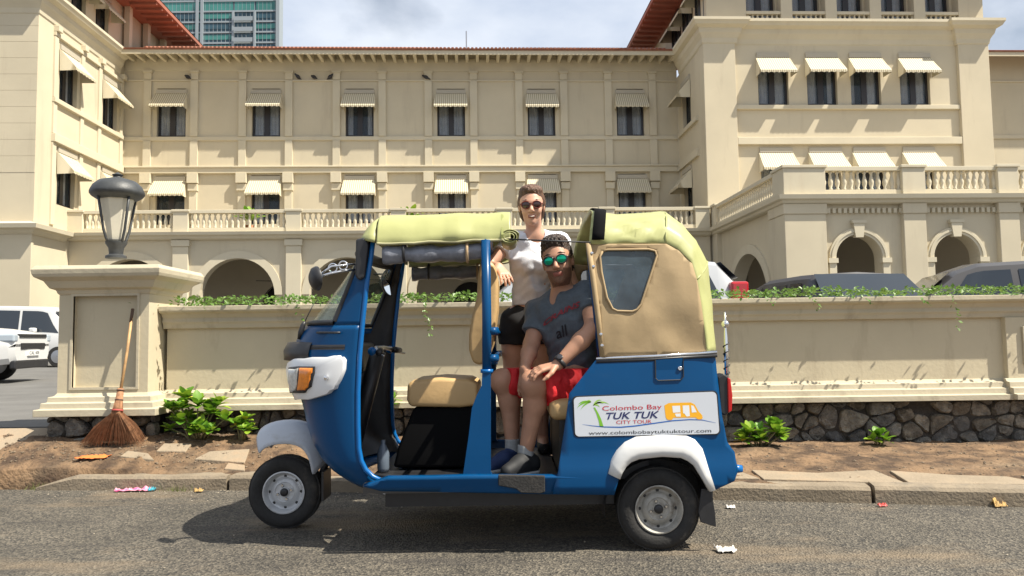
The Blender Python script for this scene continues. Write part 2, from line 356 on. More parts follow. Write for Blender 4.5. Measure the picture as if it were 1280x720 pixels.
# cap mouldings
cap = [(0.0, 1.18), (.035, 1.18), (.045, 1.215), (.06, 1.235), (.055, 1.265), (.08, 1.30), (.12, 1.315), (.13, 1.33), (.13, 1.365), (-.40, 1.372), (-.40, 1.18)]
MB().sweep(cap, [(xw0, YW, 0), (xw1, YW, 0)]).build('wall_cap', WALLT, wall, bevel=.004)
base = [(-.02, .50), (.15, .50), (.15, .545), (.107, .549), (.103, .594), (.062, .598), (.058, .640), (.022, .645), (.004, .668), (-.02, .668)]
MB().sweep(base, [(xw0, YW, 0), (xw1, YW, 0)]).build('base_moulding', WALLT, wall, bevel=.003)
# projecting pier at the far right of the wall
xp = float(aY(1262, 440, 6.38)[0])
pr = MB().box(xp, xp+.8, YW-.055, YW+.1, .66, 1.18)
pr.build('pier', WALLP, wall, bevel=.004)
MB().box(xp+.13, xp+.67, YW-.075, YW-.056, .78, 1.1).build('pier_panel', WALLT, wall, bevel=.004)
MB().sweep([(o_+.055, z_) for o_, z_ in base], [(xp-.03, YW, 0.004), (xp+.83, YW, 0.004)]).build('pier_base', WALLT, wall, bevel=.003)
MB().box(xw0, xw1, YW+.03, YW+.3, -.05, .50).build('plinth_core', MORTAR, wall)
# plinth stones: cells of a jittered diagram, each stone its own piece
def clip(poly, px, py, nx, ny):
    out = []
    for i in range(len(poly)):
        a, b = poly[i], poly[(i+1) % len(poly)]; da = (a[0]-px)*nx+(a[1]-py)*ny; db = (b[0]-px)*nx+(b[1]-py)*ny
        if da <= 0: out.append(a)
        if da*db < 0: t = da/(da-db); out.append((a[0]+(b[0]-a[0])*t, a[1]+(b[1]-a[1])*t))
    return out
def stones(x0, x1, z0f, z1, parent, seed, y, step=.19):
    R = random.Random(seed); S = []; x = x0-.2
    while x < x1+.2:
        zz = z0f(x)-.06
        while zz < z1+.05:
            S.append((x+R.uniform(-.085, .085), zz+R.uniform(-.04, .04), R.uniform(.75, 1.35))); zz += R.choice([.10, .125, .15])
        x += step*R.uniform(.75, 1.15)
    n = 0
    for i, (cx, cz, w) in enumerate(S):
        poly = [(cx-.3, cz-.2), (cx+.3, cz-.2), (cx+.3, cz+.2), (cx-.3, cz+.2)]
        for k, (ax_, az_, w2) in enumerate(S):
            if k == i or abs(ax_-cx) > .6: continue
            t = .5*w/((w+w2)/2); t = min(.66, max(.34, t)); poly = clip(poly, cx+(ax_-cx)*t, cz+(az_-cz)*t, ax_-cx, az_-cz)
            if len(poly) < 3: break
        if len(poly) < 3: continue
        for q in ((x0, 0, -1, 0), (x1, 0, 1, 0), (0, z1-.008, 0, 1)): poly = clip(poly, *q) if len(poly) >= 3 else []
        if len(poly) < 3: continue
        gx = sum(p[0] for p in poly)/len(poly); gz = sum(p[1] for p in poly)/len(poly)
        if gz < z0f(gx)-.12 or R.random() < .035: continue
        A = 0
        # round corners: sample polygon with corner cutting
        pp = poly
        for _ in range(2):
            q = []
            for a_, b_ in zip(pp, pp[1:]+pp[:1]): q += [(a_[0]*.78+b_[0]*.22, a_[1]*.78+b_[1]*.22), (a_[0]*.22+b_[0]*.78, a_[1]*.22+b_[1]*.78)]
            pp = q
        pp = [(gx+(p[0]-gx)*.93+mnoise.noise(Vector((p[0]*25, p[1]*25, i)))*.006, gz+(p[1]-gz)*.90+mnoise.noise(Vector((p[0]*25, i, p[1]*25)))*.006) for p in pp]
        dep = R.uniform(-.03, .03); m = len(pp); tx, tz = R.uniform(-.12, .12), R.uniform(-.2, .2)
        rows = []
        for sc, dy in ((1, .07), (1, .016), (.95, 0), (.80, -.007), (.4, -.010)):
            rows.append([(gx+(p[0]-gx)*sc, y-dep+dy+((p[0]-gx)*tx+(p[1]-gz)*tz)*(1 if dy < .05 else 0)+mnoise.noise(Vector((p[0]*18*sc, p[1]*18*sc, i*3.1)))*.024*(sc < 1), gz+(p[1]-gz)*sc) for p in pp])
        mb = MB(); mb.grid(rows, True); b = 4*m; mb.f.append(tuple(b+k for k in range(m)))
        mb.build('stone', STONE[R.choice([0, 0, 1, 1, 2, 2, 3, 4])], parent, smooth=True, sm_angle=.55); n += 1
    return n
ns = stones(xw0, 5.6, zwall, .50, wall, 3, YW+.0, .172)

# ------------------------------------------------------------------ gate pillar
pil = thing('gate_pillar', 'square cream gate pillar with wide moulded cap, carrying the street lamp', 'pillar', (-3.33, 6.4, .3))
PX0, PX1, PY0, PY1 = -3.68, -2.95, 6.20, 6.78
P0 = float(aY(91, 430, PY0)[0]); P1 = float(aY(171, 430, PY0)[0]); PZ0, PZ1 = float(aY(130, 484, PY0)[2]), float(aY(130, 370, PY0)[2])
mb = MB(); holed_wall(mb, PX0, PX1, .50, 1.46, [(P0, P1, PZ0, PZ1)], PY0, .05)
mb.box(P0, P1, PY0+.05, PY0+.06, PZ0, PZ1)
mb.add([(PX0, PY0, .5), (PX0, PY1, .5), (PX0, PY1, 1.46), (PX0, PY0, 1.46)], [(0, 1, 2, 3)]); mb.add([(PX1, PY0, .5), (PX1, PY1, .5), (PX1, PY1, 1.46), (PX1, PY0, 1.46)], [(0, 1, 2, 3)])
mb.build('shaft', WALLP, pil, fix=False)
fr = MB()   # moulded frame round the sunk panel
for a, b, c, d in ((P0-.02, P0, PZ0-.02, PZ1+.02), (P1, P1+.02, PZ0-.02, PZ1+.02), (P0, P1, PZ1, PZ1+.02), (P0, P1, PZ0-.02, PZ0)): fr.box(a, b, PY0-.008, PY0+.02, c, d)
fr.build('panel_moulding', WALLT, pil)
def ringpath(x0, x1, y0, y1): return [(x0, y1, 0), (x0, y0, 0), (x1, y0, 0), (x1, y1, 0)]
# left side of travel: go so that 'right of travel' is outward: (x0,y1)->(x0,y0)->(x1,y0)->(x1,y1)
capp = [(-.05, 1.46), (0.0, 1.46), (.012, 1.475), (.02, 1.50), (.055, 1.515), (.085, 1.57), (.135, 1.60), (.145, 1.625), (.15, 1.66), (.13, 1.69), (-.05, 1.70)]
def sweepcap(prof, nm, m, par):
    rows = []
    for o_, z_ in prof: rows.append([(PX0-o_, PY0-o_, z_), (PX1+o_, PY0-o_, z_), (PX1+o_, PY1+o_, z_), (PX0-o_, PY1+o_, z_)])
    mb = MB(); mb.grid(rows, True); b = 4*(len(rows)-1); mb.f += [(0, 1, 2, 3), (b, b+1, b+2, b+3)]
    return mb.build(nm, m, par, bevel=.004)
sweepcap(capp, 'pillar_cap', WALLT, pil)
sweepcap([(-.05, .49), (.12, .49), (.12, .545), (.087, .549), (.083, .594), (.052, .598), (.048, .640), (.018, .645), (.002, .668), (-.05, .668)], 'pillar_base', WALLT, pil)
MB().box(PX0-.05, PX1-.01, PY0+.05, PY1, -.05, .49).build('plinth_core', MORTAR, pil)
stones(PX0-.08, PX1+.06, zwall, .49, pil, 11, PY0+.0, .17)
# ------------------------------------------------------------------ lamp on the pillar
LX, LY = float(aY(145, 322, 6.44)[0]), 6.44; LZ = 1.70
LAMPM = mat('lamp_metal', (.045, .048, .05), .5, .2, 12, .1, 60, spec=.5)
LGL = mat('lamp_glass', (.62, .58, .47), .35, .08, 6, stain=((.40, .34, .24), (9, 9, 5), .55, .5))
lamp = thing('street_lamp', 'dark grey lantern lamp with domed hood and frosted glass on the gate pillar', 'lamp', (LX, LY, LZ), absolute=False)
def lz(py): return float(aY(145, py, LY)[2])-LZ
R_ = lambda px: .95*px/ (F/LY)
MB().lathe([(R_(13), lz(323)), (R_(13), lz(320)), (R_(8.5), lz(318)), (R_(9.5), lz(310)), (R_(13), lz(305)), (R_(13.5), lz(302))], 20).build('base', LAMPM, lamp, smooth=True, sm_angle=.6)
MB().lathe([(R_(8), lz(302)), (R_(10), lz(300)), (R_(22), lz(249)), (R_(22), lz(247))], 8).build('glass_shade', LGL, lamp)
for k in range(4):
    a = math.pi/4+.25+k*math.pi/2; c, s = math.cos(a), math.sin(a)
    MB().tube([(R_(r)*c, R_(r)*s, lz(y)) for r, y in ((12, 303), (14, 299), (18, 288), (22, 268), (26, 248))], R_(1.8), 6).build('bracket_arm', LAMPM, lamp, smooth=True)
MB().lathe([(R_(24), lz(250)), (R_(31), lz(246)), (R_(33.5), lz(243)), (R_(33.5), lz(240)), (R_(30), lz(233)), (R_(23), lz(227)), (R_(12), lz(224)), (R_(5.5), lz(222)), (R_(5), lz(221)), (R_(6.5), lz(219.5)), (R_(6.8), lz(218.6)), (R_(3), lz(217)), (R_(1), lz(215.5))], 28).build('hood', LAMPM, lamp, smooth=True, sm_angle=.7)

# ------------------------------------------------------------------ hotel
c_, s_ = math.cos(TH), math.sin(TH)
HB = (0., 43., ZC)
hotel = thing('hotel_building', 'cream colonial hotel with arcades, balustrades and striped awnings behind the wall', 'building', (HB[0]*c_-HB[1]*s_, HB[0]*s_+HB[1]*c_, HB[2]), TH)
hotel['_off'] = [-HB[0], -HB[1], -HB[2]]
YWG, YTF, XL, YLF, XR, XR2, YRF, YPF = 46., 40.1, -21.12, 37.05, 12.47, 28.6, 40.45, 30.6
ZTF, ZTR = 6.77, 7.98
# window kit (front-facing, origin bottom centre at wall plane)
WW, WH = 1.70, 2.95
mb = MB()
for a, b, c, d in ((-WW/2, -WW/2+.11, 0, WH), (WW/2-.11, WW/2, 0, WH), (-WW/2+.11, WW/2-.11, 0, .13), (-WW/2+.11, WW/2-.11, WH-.12, WH), (-.16, .16, .13, WH-.12), (-WW/2+.11, -.16, 2.05, 2.13), (.16, WW/2-.11, 2.05, 2.13)): mb.box(a, b, .22, .30, c, d)
WFR = mesh_of(mb, FRAMEW)
PANE = mesh_of(MB().box(-.29, .29, .255, .262, .13, WH-.12), GLASSW)
mb = MB(); rows = [[(x, .42+.035*math.sin(x*26)+.01*math.sin(x*61), z) for x in np.linspace(-.29, .29, 28)] for z in (.05, WH-.05)]
mb.grid(rows); CURM = mesh_of(mb, CURT, smooth=True, fix=False)
RMM = mesh_of(MB().add([(-WW/2, .9, 0), (WW/2, .9, 0), (WW/2, .9, WH), (-WW/2, .9, WH), (-WW/2, .3, 0), (WW/2, .3, 0), (WW/2, .3, WH), (-WW/2, .3, WH)], [(0, 1, 2, 3), (0, 1, 5, 4), (1, 2, 6, 5), (2, 3, 7, 6), (3, 0, 4, 7)]), ROOM, fix=False)
def win(x, y, z, rz=0., curt=(1, 1)):
    w = inst('window', WFR, hotel, (x, y, z), (0, 0, rz))
    for i, sx in enumerate((-1, 1)):
        inst('pane', PANE, w, (sx*.45, 0, 0))
        if curt[i]: inst('curtain', CURM, w, (sx*.45+(.0 if curt[i] == 1 else sx*.14), 0, 0), scale=(1 if curt[i] == 1 else .5, 1, 1))
    inst('dark_recess', RMM, w)
# awning kit
def stripe_mat(name, c1, c2, freq):
    m = bpy.data.materials.new(name); m.use_nodes = True; N = m.node_tree.nodes; L = m.node_tree.links; b = N['Principled BSDF']; b.inputs['Roughness'].default_value = .8
    t = N.new('ShaderNodeTexCoord'); w = N.new('ShaderNodeTexWave'); w.wave_type = 'BANDS'; w.bands_direction = 'X'; w.inputs['Scale'].default_value = freq
    L.new(t.outputs['Object'], w.inputs['Vector']); r = N.new('ShaderNodeValToRGB'); r.color_ramp.elements[0].position = .42; r.color_ramp.elements[1].position = .58
    r.color_ramp.elements[0].color = (*c1, 1); r.color_ramp.elements[1].color = (*c2, 1); L.new(w.outputs[0], r.inputs[0]); L.new(r.outputs[0], b.inputs['Base Color']); return m
AWN = stripe_mat('awning_stripes', (.66, .60, .45), (.40, .34, .22), 2.6)
AW, AD, AH = 2.02, .86, 1.02
mb = MB(); n = 36
xs = np.linspace(-AW/2, AW/2, n+1)
mb.grid([[(x*.94, 0.0, 0) for x in xs], [(x*.97, -AD*.5, -AH*.5-.02) for x in xs], [(x, -AD, -AH) for x in xs]])
mb.grid([[(x, -AD, -AH) for x in xs], [(x, -AD+.01, -AH-.16+.05*abs(math.sin(x*math.pi*3.5))) for x in xs]])
for sx in (-1, 1): mb.add([(sx*AW/2*.94, 0, 0), (sx*AW/2, -AD, -AH), (sx*AW/2, -AD+.01, -AH-.13), (sx*AW/2*.96, -.01, -AH-.13)], [(0, 1, 2, 3)])
AWM = mesh_of(mb, AWN, fix=False)
BOXM = mesh_of(MB().box(-AW*.45, AW*.45, -.06, .10, -.02, .24), mat('awning_box', (.42, .38, .30), .7))
def awn(x, y, z, rz=0., sc=1.):
    a = inst('awning', AWM, hotel, (x, y, z), (random.uniform(-.03, .03), 0, rz), (1, sc, sc)); inst('roller_box', BOXM, a)
ZS2, ZT2, ZS1, ZT1 = 13.42, 16.35, 8.1, 11.05
wx = [-18.31, -12.69, -7.08, -1.53, 4.01, 9.51]
holes = [(x-WW/2, x+WW/2, z, z+WH) for x in wx for z in (ZS2, ZS1)]
mb = MB(); holed_wall(mb, XL, XR, 6.3, 18.6, holes, YWG, .30); mb.build('wing_wall', CREAM, hotel, fix=False)
for i, x in enumerate(wx):
    win(x, YWG, ZS2, curt=((1, 1), (1, 1), (2, 2), (1, 1), (1, 1), (1, 1))[i]); win(x, YWG, ZS1, curt=((0, 0), (1, 0), (1, 1), (1, 1), (1, 1), (1, 1))[i])
    awn(x, YWG-.03, ZT2-.28, sc=.92); awn(x, YWG-.03, ZT1-.28, sc=.92)
# wing string courses (butted between pilasters is not needed: they stand proud by different amounts)
def course(nm, z0, z1, out, x0, x1, y, m=CREAM2): MB().box(x0, x1, y-out, y+.02, z0, z1).build(nm, m, hotel, bevel=.02)
course('string_course', 11.15, 11.48, .20, XL+.02, XR-.02, YWG); course('string_course', 11.48, 11.58, .28, XL+.02, XR-.02, YWG)
course('sill_course', 13.16, 13.40, .10, XL+.02, XR-.02, YWG); course('frieze_course', 16.80, 16.90, .09, XL+.02, XR-.02, YWG)
course('frieze_course', 17.45, 18.2, .06, XL+.02, XR-.02, YWG)
pilm = MB().box(-.22, .22, -.14, .02, 7.0, 11.14).box(-.22, .22, -.13, .02, 11.585, 13.15).box(-.22, .22, -.14, .02, 13.405, 16.79).box(-.22, .22, -.13, .02, 16.905, 17.3).box(-.27, .27, -.19, .02, 17.3, 17.44).box(-.30, .30, -.34, .02, 10.55, 11.14).box(-.27, .27, -.24, .02, 10.1, 10.5)
PILM = mesh_of(pilm, CREAM2)
for x in wx:
    for sx in (-1, 1): inst('pilaster', PILM, hotel, (x+sx*1.38, YWG, 0))
# wing eaves: tiles, fascia, soffit, rafters
YE = 44.45
MB().grid([[(-22.9, YE-.06, 18.22), (XR+1, YE-.06, 18.22)], [(-22.9, 50.5, 20.6), (XR+1, 50.5, 20.6)]]).build('wing_roof', ROOF, hotel, solid=.1)
tile = mesh_of(MB().add([(-.09, 0, 0), (-.05, 0, .07), (.05, 0, .07), (.09, 0, 0), (-.09, 1.2, .44), (-.05, 1.2, .51), (.05, 1.2, .51), (.09, 1.2, .44)], [(0, 1, 2, 3), (0, 4, 5, 1), (1, 5, 6, 2), (2, 6, 7, 3)]), ROOF)
tm = MB()
for k in range(140):
    x = XL+1.9-.0+k*.235
    if x > XR-1: break
    tm.add([(x-.09, YE-.1, 18.26), (x-.05, YE-.1, 18.34), (x+.05, YE-.1, 18.34), (x+.09, YE-.1, 18.26), (x-.09, YE+1.1, 18.71), (x-.05, YE+1.1, 18.79), (x+.05, YE+1.1, 18.79), (x+.09, YE+1.1, 18.71)], [(0, 1, 2, 3), (0, 4, 5, 1), (1, 5, 6, 2), (2, 6, 7, 3)])
tm.build('roof_tiles', ROOF, hotel)['kind'] = 'stuff'
MB().box(XL+.3, XR-.5, YE, YE+.08, 17.93, 18.2).build('fascia', CREAM2, hotel)
MB().grid([[(XL+.1, YE+.08, 18.12), (XR, YE+.08, 18.12)], [(XL+.1, YWG, 18.5), (XR, YWG, 18.5)]]).build('soffit', CREAM2, hotel)
RAF = mesh_of(MB().add([(-.09, YE+.12-46, 17.95-18), (.09, YE+.12-46, -.05), (.09, YE+.12-46, .12), (-.09, YE+.12-46, .12), (-.09, -.02, -.02), (.09, -.02, -.02), (.09, -.02, .46), (-.09, -.02, .46)], [(0, 1, 2, 3), (4, 7, 6, 5), (0, 4, 5, 1), (1, 5, 6, 2), (3, 2, 6, 7), (0, 3, 7, 4)]), CREAM2)
x = XL+.6
while x < XR-.3: inst('rafter', RAF, hotel, (x, 46, 18)); x += .625
# birds on the frieze ledge come later
# ---- terrace arcade
mb = MB(); peds = [-15.4, -9.6, -4.14, 1.44, 6.9]; edges = [XL]+peds+[XR]
for a, b in zip(edges, edges[1:]):
    arch_wall(mb, a, b, ZC, 6.40, (a+b)/2+(.25 if a == XL else (-.2 if b == XR else 0)), 1.92, 3.5, YTF+.15, .55)
mb.build('arcade_wall', CREAM, hotel, fix=False)
for a, b in zip(edges, edges[1:]):
    m = MB(); archivolt(m, (a+b)/2+(.25 if a == XL else (-.2 if b == XR else 0)), 1.925, 2.32, 3.5, YTF+.07, YTF+.2); m.build('archivolt', CREAM2, hotel)
for x in peds:
    MB().box(x-.40, x+.40, YTF-.02, YTF+.2, ZC, 6.05).box(x-.47, x+.47, YTF-.08, YTF+.2, 6.05, 6.38).build('arcade_pilaster', CREAM2, hotel, bevel=.02)
tc_ = [(-.3, 6.40), (0, 6.40), (.10, 6.46), (.16, 6.56), (.30, 6.62), (.34, 6.77), (-.3, 6.772)]
MB().sweep(tc_, [(XL+.01, YTF, 0), (XR, YTF, 0)]).build('terrace_cornice', CREAM2, hotel)
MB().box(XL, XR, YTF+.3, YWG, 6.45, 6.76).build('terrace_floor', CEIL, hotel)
# balusters
bal = [(.075, 0), (.075, .06), (.05, .08), (.095, .22), (.10, .30), (.05, .50), (.045, .56), (.075, .60), (.075, .66)]
BALM = mesh_of(MB().lathe(bal, 10), CREAM2, smooth=True)
def balustrade(p0, p1, zf, zt, step=.285, ped_w=.78, ped0=True, ped1=True, th=.30, lowbase=.24):
    # p0->p1 in frame coords; rails + pedestals + balusters
    P0, P1 = Vector((*p0, 0)), Vector((*p1, 0)); d = P1-P0; Ln = d.length; d.normalize(); ang = math.atan2(d.y, d.x)
    def bx_(s0, s1, t0, t1, z0, z1):
        q = [P0+d*s+Vector((-d.y, d.x, 0))*t for s, t in ((s0, t0), (s1, t0), (s1, t1), (s0, t1))]
        return [(a.x, a.y, z0) for a in q]+[(a.x, a.y, z1) for a in q], [(0, 3, 2, 1), (4, 5, 6, 7), (0, 1, 5, 4), (1, 2, 6, 5), (2, 3, 7, 6), (3, 0, 4, 7)]
    mb = MB(); mb.add(*bx_(0, Ln, 0, th, zf, zf+lowbase)); mb.add(*bx_(0, Ln, -.03, th+.03, zt-.20, zt-.02))
    rail = mb.build('balustrade', CREAM2, hotel, bevel=.015)
    a0 = ped_w/2 if ped0 else 0; a1 = Ln-(ped_w/2 if ped1 else 0)
    n = max(1, int((a1-a0)/step)); st = (a1-a0)/n; hsc = (zt-.20-zf-lowbase)/.66
    for k in range(n):
        q = P0+d*(a0+st*(k+.5))+Vector((-d.y, d.x, 0))*(th/2); b = bpy.data.objects.new('baluster', BALM); COL.objects.link(b); b.parent = rail; b.location = (q.x, q.y, zf+lowbase); b.scale = (1, 1, hsc)
def pedestal(x, y, zf, zt, w=.78, d=.44, parent=None):
    MB().box(x-w/2, x+w/2, y-.06, y+d-.06, zf+.002, zt-.12).box(x-w/2-.06, x+w/2+.06, y-.12, y+d, zt-.12, zt).build('pedestal', CREAM2, hotel, bevel=.015)
pp = [-20.75]+peds+[12.05]
for a, b in zip(pp, pp[1:]): balustrade((a, YTF), (b, YTF), ZTF, ZTR)
for x in pp: pedestal(x, YTF, ZTF, ZTR)
# arcade back wall with dark arched openings
mb = MB()
for i, (a, b) in enumerate(zip(edges, edges[1:])): arch_wall(mb, a, b, ZC, 6.5, (a+b)/2+.9, 1.15, 3.35, YWG-.2, .4)
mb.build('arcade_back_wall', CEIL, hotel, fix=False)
MB().box(XL, XR, YWG+.3, YWG+.4, ZC, 6.5).build('arcade_room', ROOM, hotel)
for cx, fy in ((-11.0, 43.), (-5.2, 43.)):   # ceiling fans hanging in the arcade
    fan = MB().lathe([(.03, 6.45), (.03, 4.55), (.26, 4.5), (.34, 4.3), (.28, 4.05), (.1, 3.95)], 12, (cx, fy, 0)).build('hanging_fan', FRAMEW, hotel)
    for k in range(4):
        a = k*math.pi/2+.4; MB().box(.25, 1.3, -.09, .09, -.015, .015).build('fan_blade', FRAMEW, fan).matrix_local = Matrix.Translation((cx, fy, 4.42)) @ Matrix.Rotation(a, 4, 'Z')
# ---- towers: generic cornice profile
corn = [(-.3, 17.05), (0, 17.05), (.05, 17.12), (.08, 17.35), (.16, 17.5), (.24, 17.62), (.29, 17.85), (.52, 17.98), (.58, 18.1), (.64, 18.18), (.64, 18.33), (-.3, 18.36)]
# left tower
ys = [float(bX(px, py, XL)[1]) for px, py in ((85.5, 108), (137.5, 142))]
def tfs(x, y, z): return (XL-(y-0), x, z)     # side plane facing +x : x=along y, depth goes to -x
holes = [(yy-WW/2, yy+WW/2, z, z+WH) for yy in ys for z in (ZS2, ZS1)]
mb = MB(); holed_wall(mb, YLF, YWG, ZC, 18.6, holes, 0, .30, tfs)
mb.add([(-45, YLF, ZC), (XL, YLF, ZC), (XL, YLF, 18.6), (-45, YLF, 18.6)], [(0, 1, 2, 3)]); mb.build('tower_wall', CREAM, hotel, fix=False)
for yy in ys:
    for z in (ZS2, ZS1): win(XL, yy, z, math.pi/2)
    for z in (ZT2, ZT1): awn(XL+.03, yy, z-.28, math.pi/2)
def sidebox(nm, y0, y1, z0, z1, out, m=CREAM2): MB().box(XL-.02, XL+out, y0, y1, z0, z1).build(nm, m, hotel, bevel=.02)
sidebox('sill_course', YLF+1.3, YWG-.30, 13.16, 13.40, .18); sidebox('string_course', YLF+1.3, YWG-.3, 11.15, 11.58, .22); sidebox('frieze_course', YLF+1.3, YWG-.3, 16.55, 16.75, .14)
for yy in ys:
    for s in (-1, 1):
        for a, b in ((7, 11.14), (11.59, 13.15), (13.41, 16.54)): sidebox('pilaster', yy+s*1.3-.16, yy+s*1.3+.16, a, b, .10)
        sidebox('bracket', yy+s*1.3-.18, yy+s*1.3+.18, 16.76, 17.06, .28)
MB().sweep(corn, [(-45, YLF, 0), (XL, YLF, 0), (XL, YWG-.6, 0)]).build('tower_cornice', CREAM2, hotel)
for z in (9.3, 10.1, 10.9, 11.7, 12.5, 13.3, 14.1, 14.9, 15.7, 16.5): MB().box(-45, XL-.0, YLF-.012, YLF+.0, z, z+.788).build('rusticated_course', CREAM, hotel, bevel=.006)
MB().box(-24.1, XL+.05, YLF-.2, YLF-.012, ZC, 6.3).build('corner_pier', CREAM, hotel, bevel=.02)
lc = [(-.2, 6.30), (0, 6.30), (.12, 6.4), (.2, 6.5), (.42, 6.56), (.46, 6.76), (-.2, 6.95)]
MB().sweep(lc, [(-45, YLF-.2, 0), (XL+.05, YLF-.2, 0), (XL+.05, YTF-.35, 0)]).build('lower_cornice', CREAM2, hotel)
# left tower attic + roof
def attic(x0, x1, y0, y1, side, xe, face):
    MB().box(x0, x1, y0, y1, 18.3, 22.2).build('attic_wall', CREAM, hotel)
XLA = XL-.5
mb = MB(); ah = [(yy-.75, yy+.75, 18.75, 21.3) for yy in (39.0, 41.6, 44.2)]
holed_wall(mb, YLF+.6, 56, 18.3, 22.3, ah, 0, .3, lambda x, y, z: (XLA-y, x, z)); mb.add([(-45, YLF+.6, 18.3), (XLA, YLF+.6, 18.3), (XLA, YLF+.6, 22.3), (-45, YLF+.6, 22.3)], [(0, 1, 2, 3)])
mb.build('attic_wall', CREAM, hotel, fix=False)
for yy in (39.0, 41.6, 44.2): win(XLA, yy, 18.6, math.pi/2, (0, 0)); awn(XLA+.03, yy, 21.2, math.pi/2)
for yy in (46.8, 49.4, 52): sidebox('attic_pilaster', yy-.2, yy+.2, 18.35, 22.0, -.36)
EL, ER = -19.2, 11.0
def hip(nm, x0, x1, y0, y1, z, rise):
    cx0, cx1, cy0, cy1 = x0+6, x1-6, y0+6, y1-6
    MB().add([(x0, y0, z), (x1, y0, z), (x1, y1, z), (x0, y1, z), (cx0, cy0, z+rise), (cx1, cy0, z+rise), (cx1, cy1, z+rise), (cx0, cy1, z+rise)], [(0, 1, 5, 4), (1, 2, 6, 5), (2, 3, 7, 6), (3, 0, 4, 7), (4, 5, 6, 7)]).build(nm, ROOF, hotel)
hip('tower_roof', -46, EL, YLF-1.4, 57.5, 21.98, 4); MB().box(-46, EL-.02, YLF-1.38, 57.48, 21.72, 21.96).build('tower_eave', SOFFIT, hotel, bevel=.02)
hip('tower_roof', ER, XR2+1.5, YRF-1.2, 58, 22.1, 4); MB().box(ER+.02, XR2+1.48, YRF-1.18, 57.98, 21.84, 22.08).build('tower_eave', SOFFIT, hotel, bevel=.02)
raf2 = mesh_of(MB().box(-1.6, 0, -.06, .06, -.16, 0), SOFFIT)
y = YLF+1
while y < 57: inst('eave_rafter', raf2, hotel, (EL-.1, y, 21.72)); inst('eave_rafter', raf2, hotel, (ER+1.7, y+1.5, 21.84)); y += .8
# right tower
wxr = [16.40, 19.15, 21.62, 24.42]
holes = [(x-WW/2, x+WW/2, z, z+WH) for x in wxr for z in (ZS2+.28, ZS1+.25)]
mb = MB(); holed_wall(mb, 14.25, 26.85, ZC, 17.1, holes, YRF+.22, .30); mb.build('tower_wall', CREAM, hotel, fix=False)
for a, b in ((XR, 14.25), (26.85, XR2)): MB().box(a, b, YRF, YRF+.8, ZC, 17.06).build('corner_pier', CREAM, hotel, bevel=.02)
MB().box(XR2-.8, XR2-.01, YRF+.8, YWG+8, ZC, 17.06).build('tower_side', CREAM, hotel)
for i, x in enumerate(wxr):
    for z in (ZS2+.28, ZS1+.25): win(x, YRF+.22, z, curt=((1, 1), (1, 2), (2, 1), (1, 1))[i])
    for z in (ZT2+.28, ZT1+.25): awn(x, YRF+.19, z-.25)
MB().box(14.26, 26.84, YRF+.06, YRF+.24, 13.42, 13.66).build('sill_course', CREAM2, hotel, bevel=.02)
MB().box(14.26, 26.84, YRF+.02, YRF+.24, 11.45, 11.85).build('string_course', CREAM2, hotel, bevel=.02)
def tfr(x, y, z): return (XR+y, x, z)
ysr = [float(bX(px, py, XR)[1]) for px, py in ((858, 140), (860, 240))]
holes = [(ysr[0]-WW/2, ysr[0]+WW/2, ZS2, ZS2+WH), (ysr[1]-WW/2, ysr[1]+WW/2, ZS1, ZS1+WH)]
mb = MB(); holed_wall(mb, YRF+.8, YWG+.2, ZC, 17.1, holes, 0.02, .3, tfr); mb.build('tower_side', CREAM, hotel, fix=False)
win(XR+.02, ysr[0], ZS2, -math.pi/2); win(XR+.02, ysr[1], ZS1, -math.pi/2)
awn(XR-.01, ysr[0], ZT2-.28, -math.pi/2); awn(XR-.01, ysr[1], ZT1-.28, -math.pi/2)
for z0, z1 in ((13.16, 13.40), (11.15, 11.58)): MB().box(XR-.14, XR+.03, YRF+1.3, YWG-.3, z0, z1).build('sill_course', CREAM2, hotel)
MB().sweep(corn, [(XR, YWG-.6, 0), (XR, YRF, 0), (14.3, YRF, 0), (14.3, YRF+.22, 0), (26.8, YRF+.22, 0), (26.8, YRF, 0), (XR2, YRF, 0), (XR2, YWG+8, 0)]).build('tower_cornice', CREAM2, hotel)
# right attic storey: windows behind a low balustrade
ax_ = [16.0, 18.55, 21.05, 23.6, 26.1]; mb = MB()
holed_wall(mb, 15.0, 27.1, 18.3, 22.1, [(x-.85, x+.85, 18.8, 21.4) for x in ax_], YRF+.75, .3); mb.build('attic_wall', CREAM, hotel, fix=False)
for x in ax_: win(x, YRF+.75, 18.6)
for a, b in ((XR+.3, 15.0), (27.1, XR2-.1)): MB().box(a, b, YRF+.15, YRF+1.2, 18.34, 22.1).build('attic_pier', CREAM, hotel)
balustrade((15.0, YRF+.2), (27.1, YRF+.2), 18.36, 19.02, step=.27, ped0=False, ped1=False, th=.24, lowbase=.08)
for a, b in zip(ax_, ax_[1:]): MB().box((a+b)/2-.32, (a+b)/2+.32, YRF+.13, YRF+.78, 18.35, 22.05).build('attic_pilaster', CREAM2, hotel)
MB().box(XR+.45, XR+.5, YRF+1.2, 56, 18.3, 22.1).build('attic_wall', CREAM, hotel)
for yy in (41.9, 44.6, 47.2): win(XR+.42-.35, yy, 18.7, -math.pi/2, (0, 0)); awn(XR+.36, yy, 21.3, -math.pi/2)
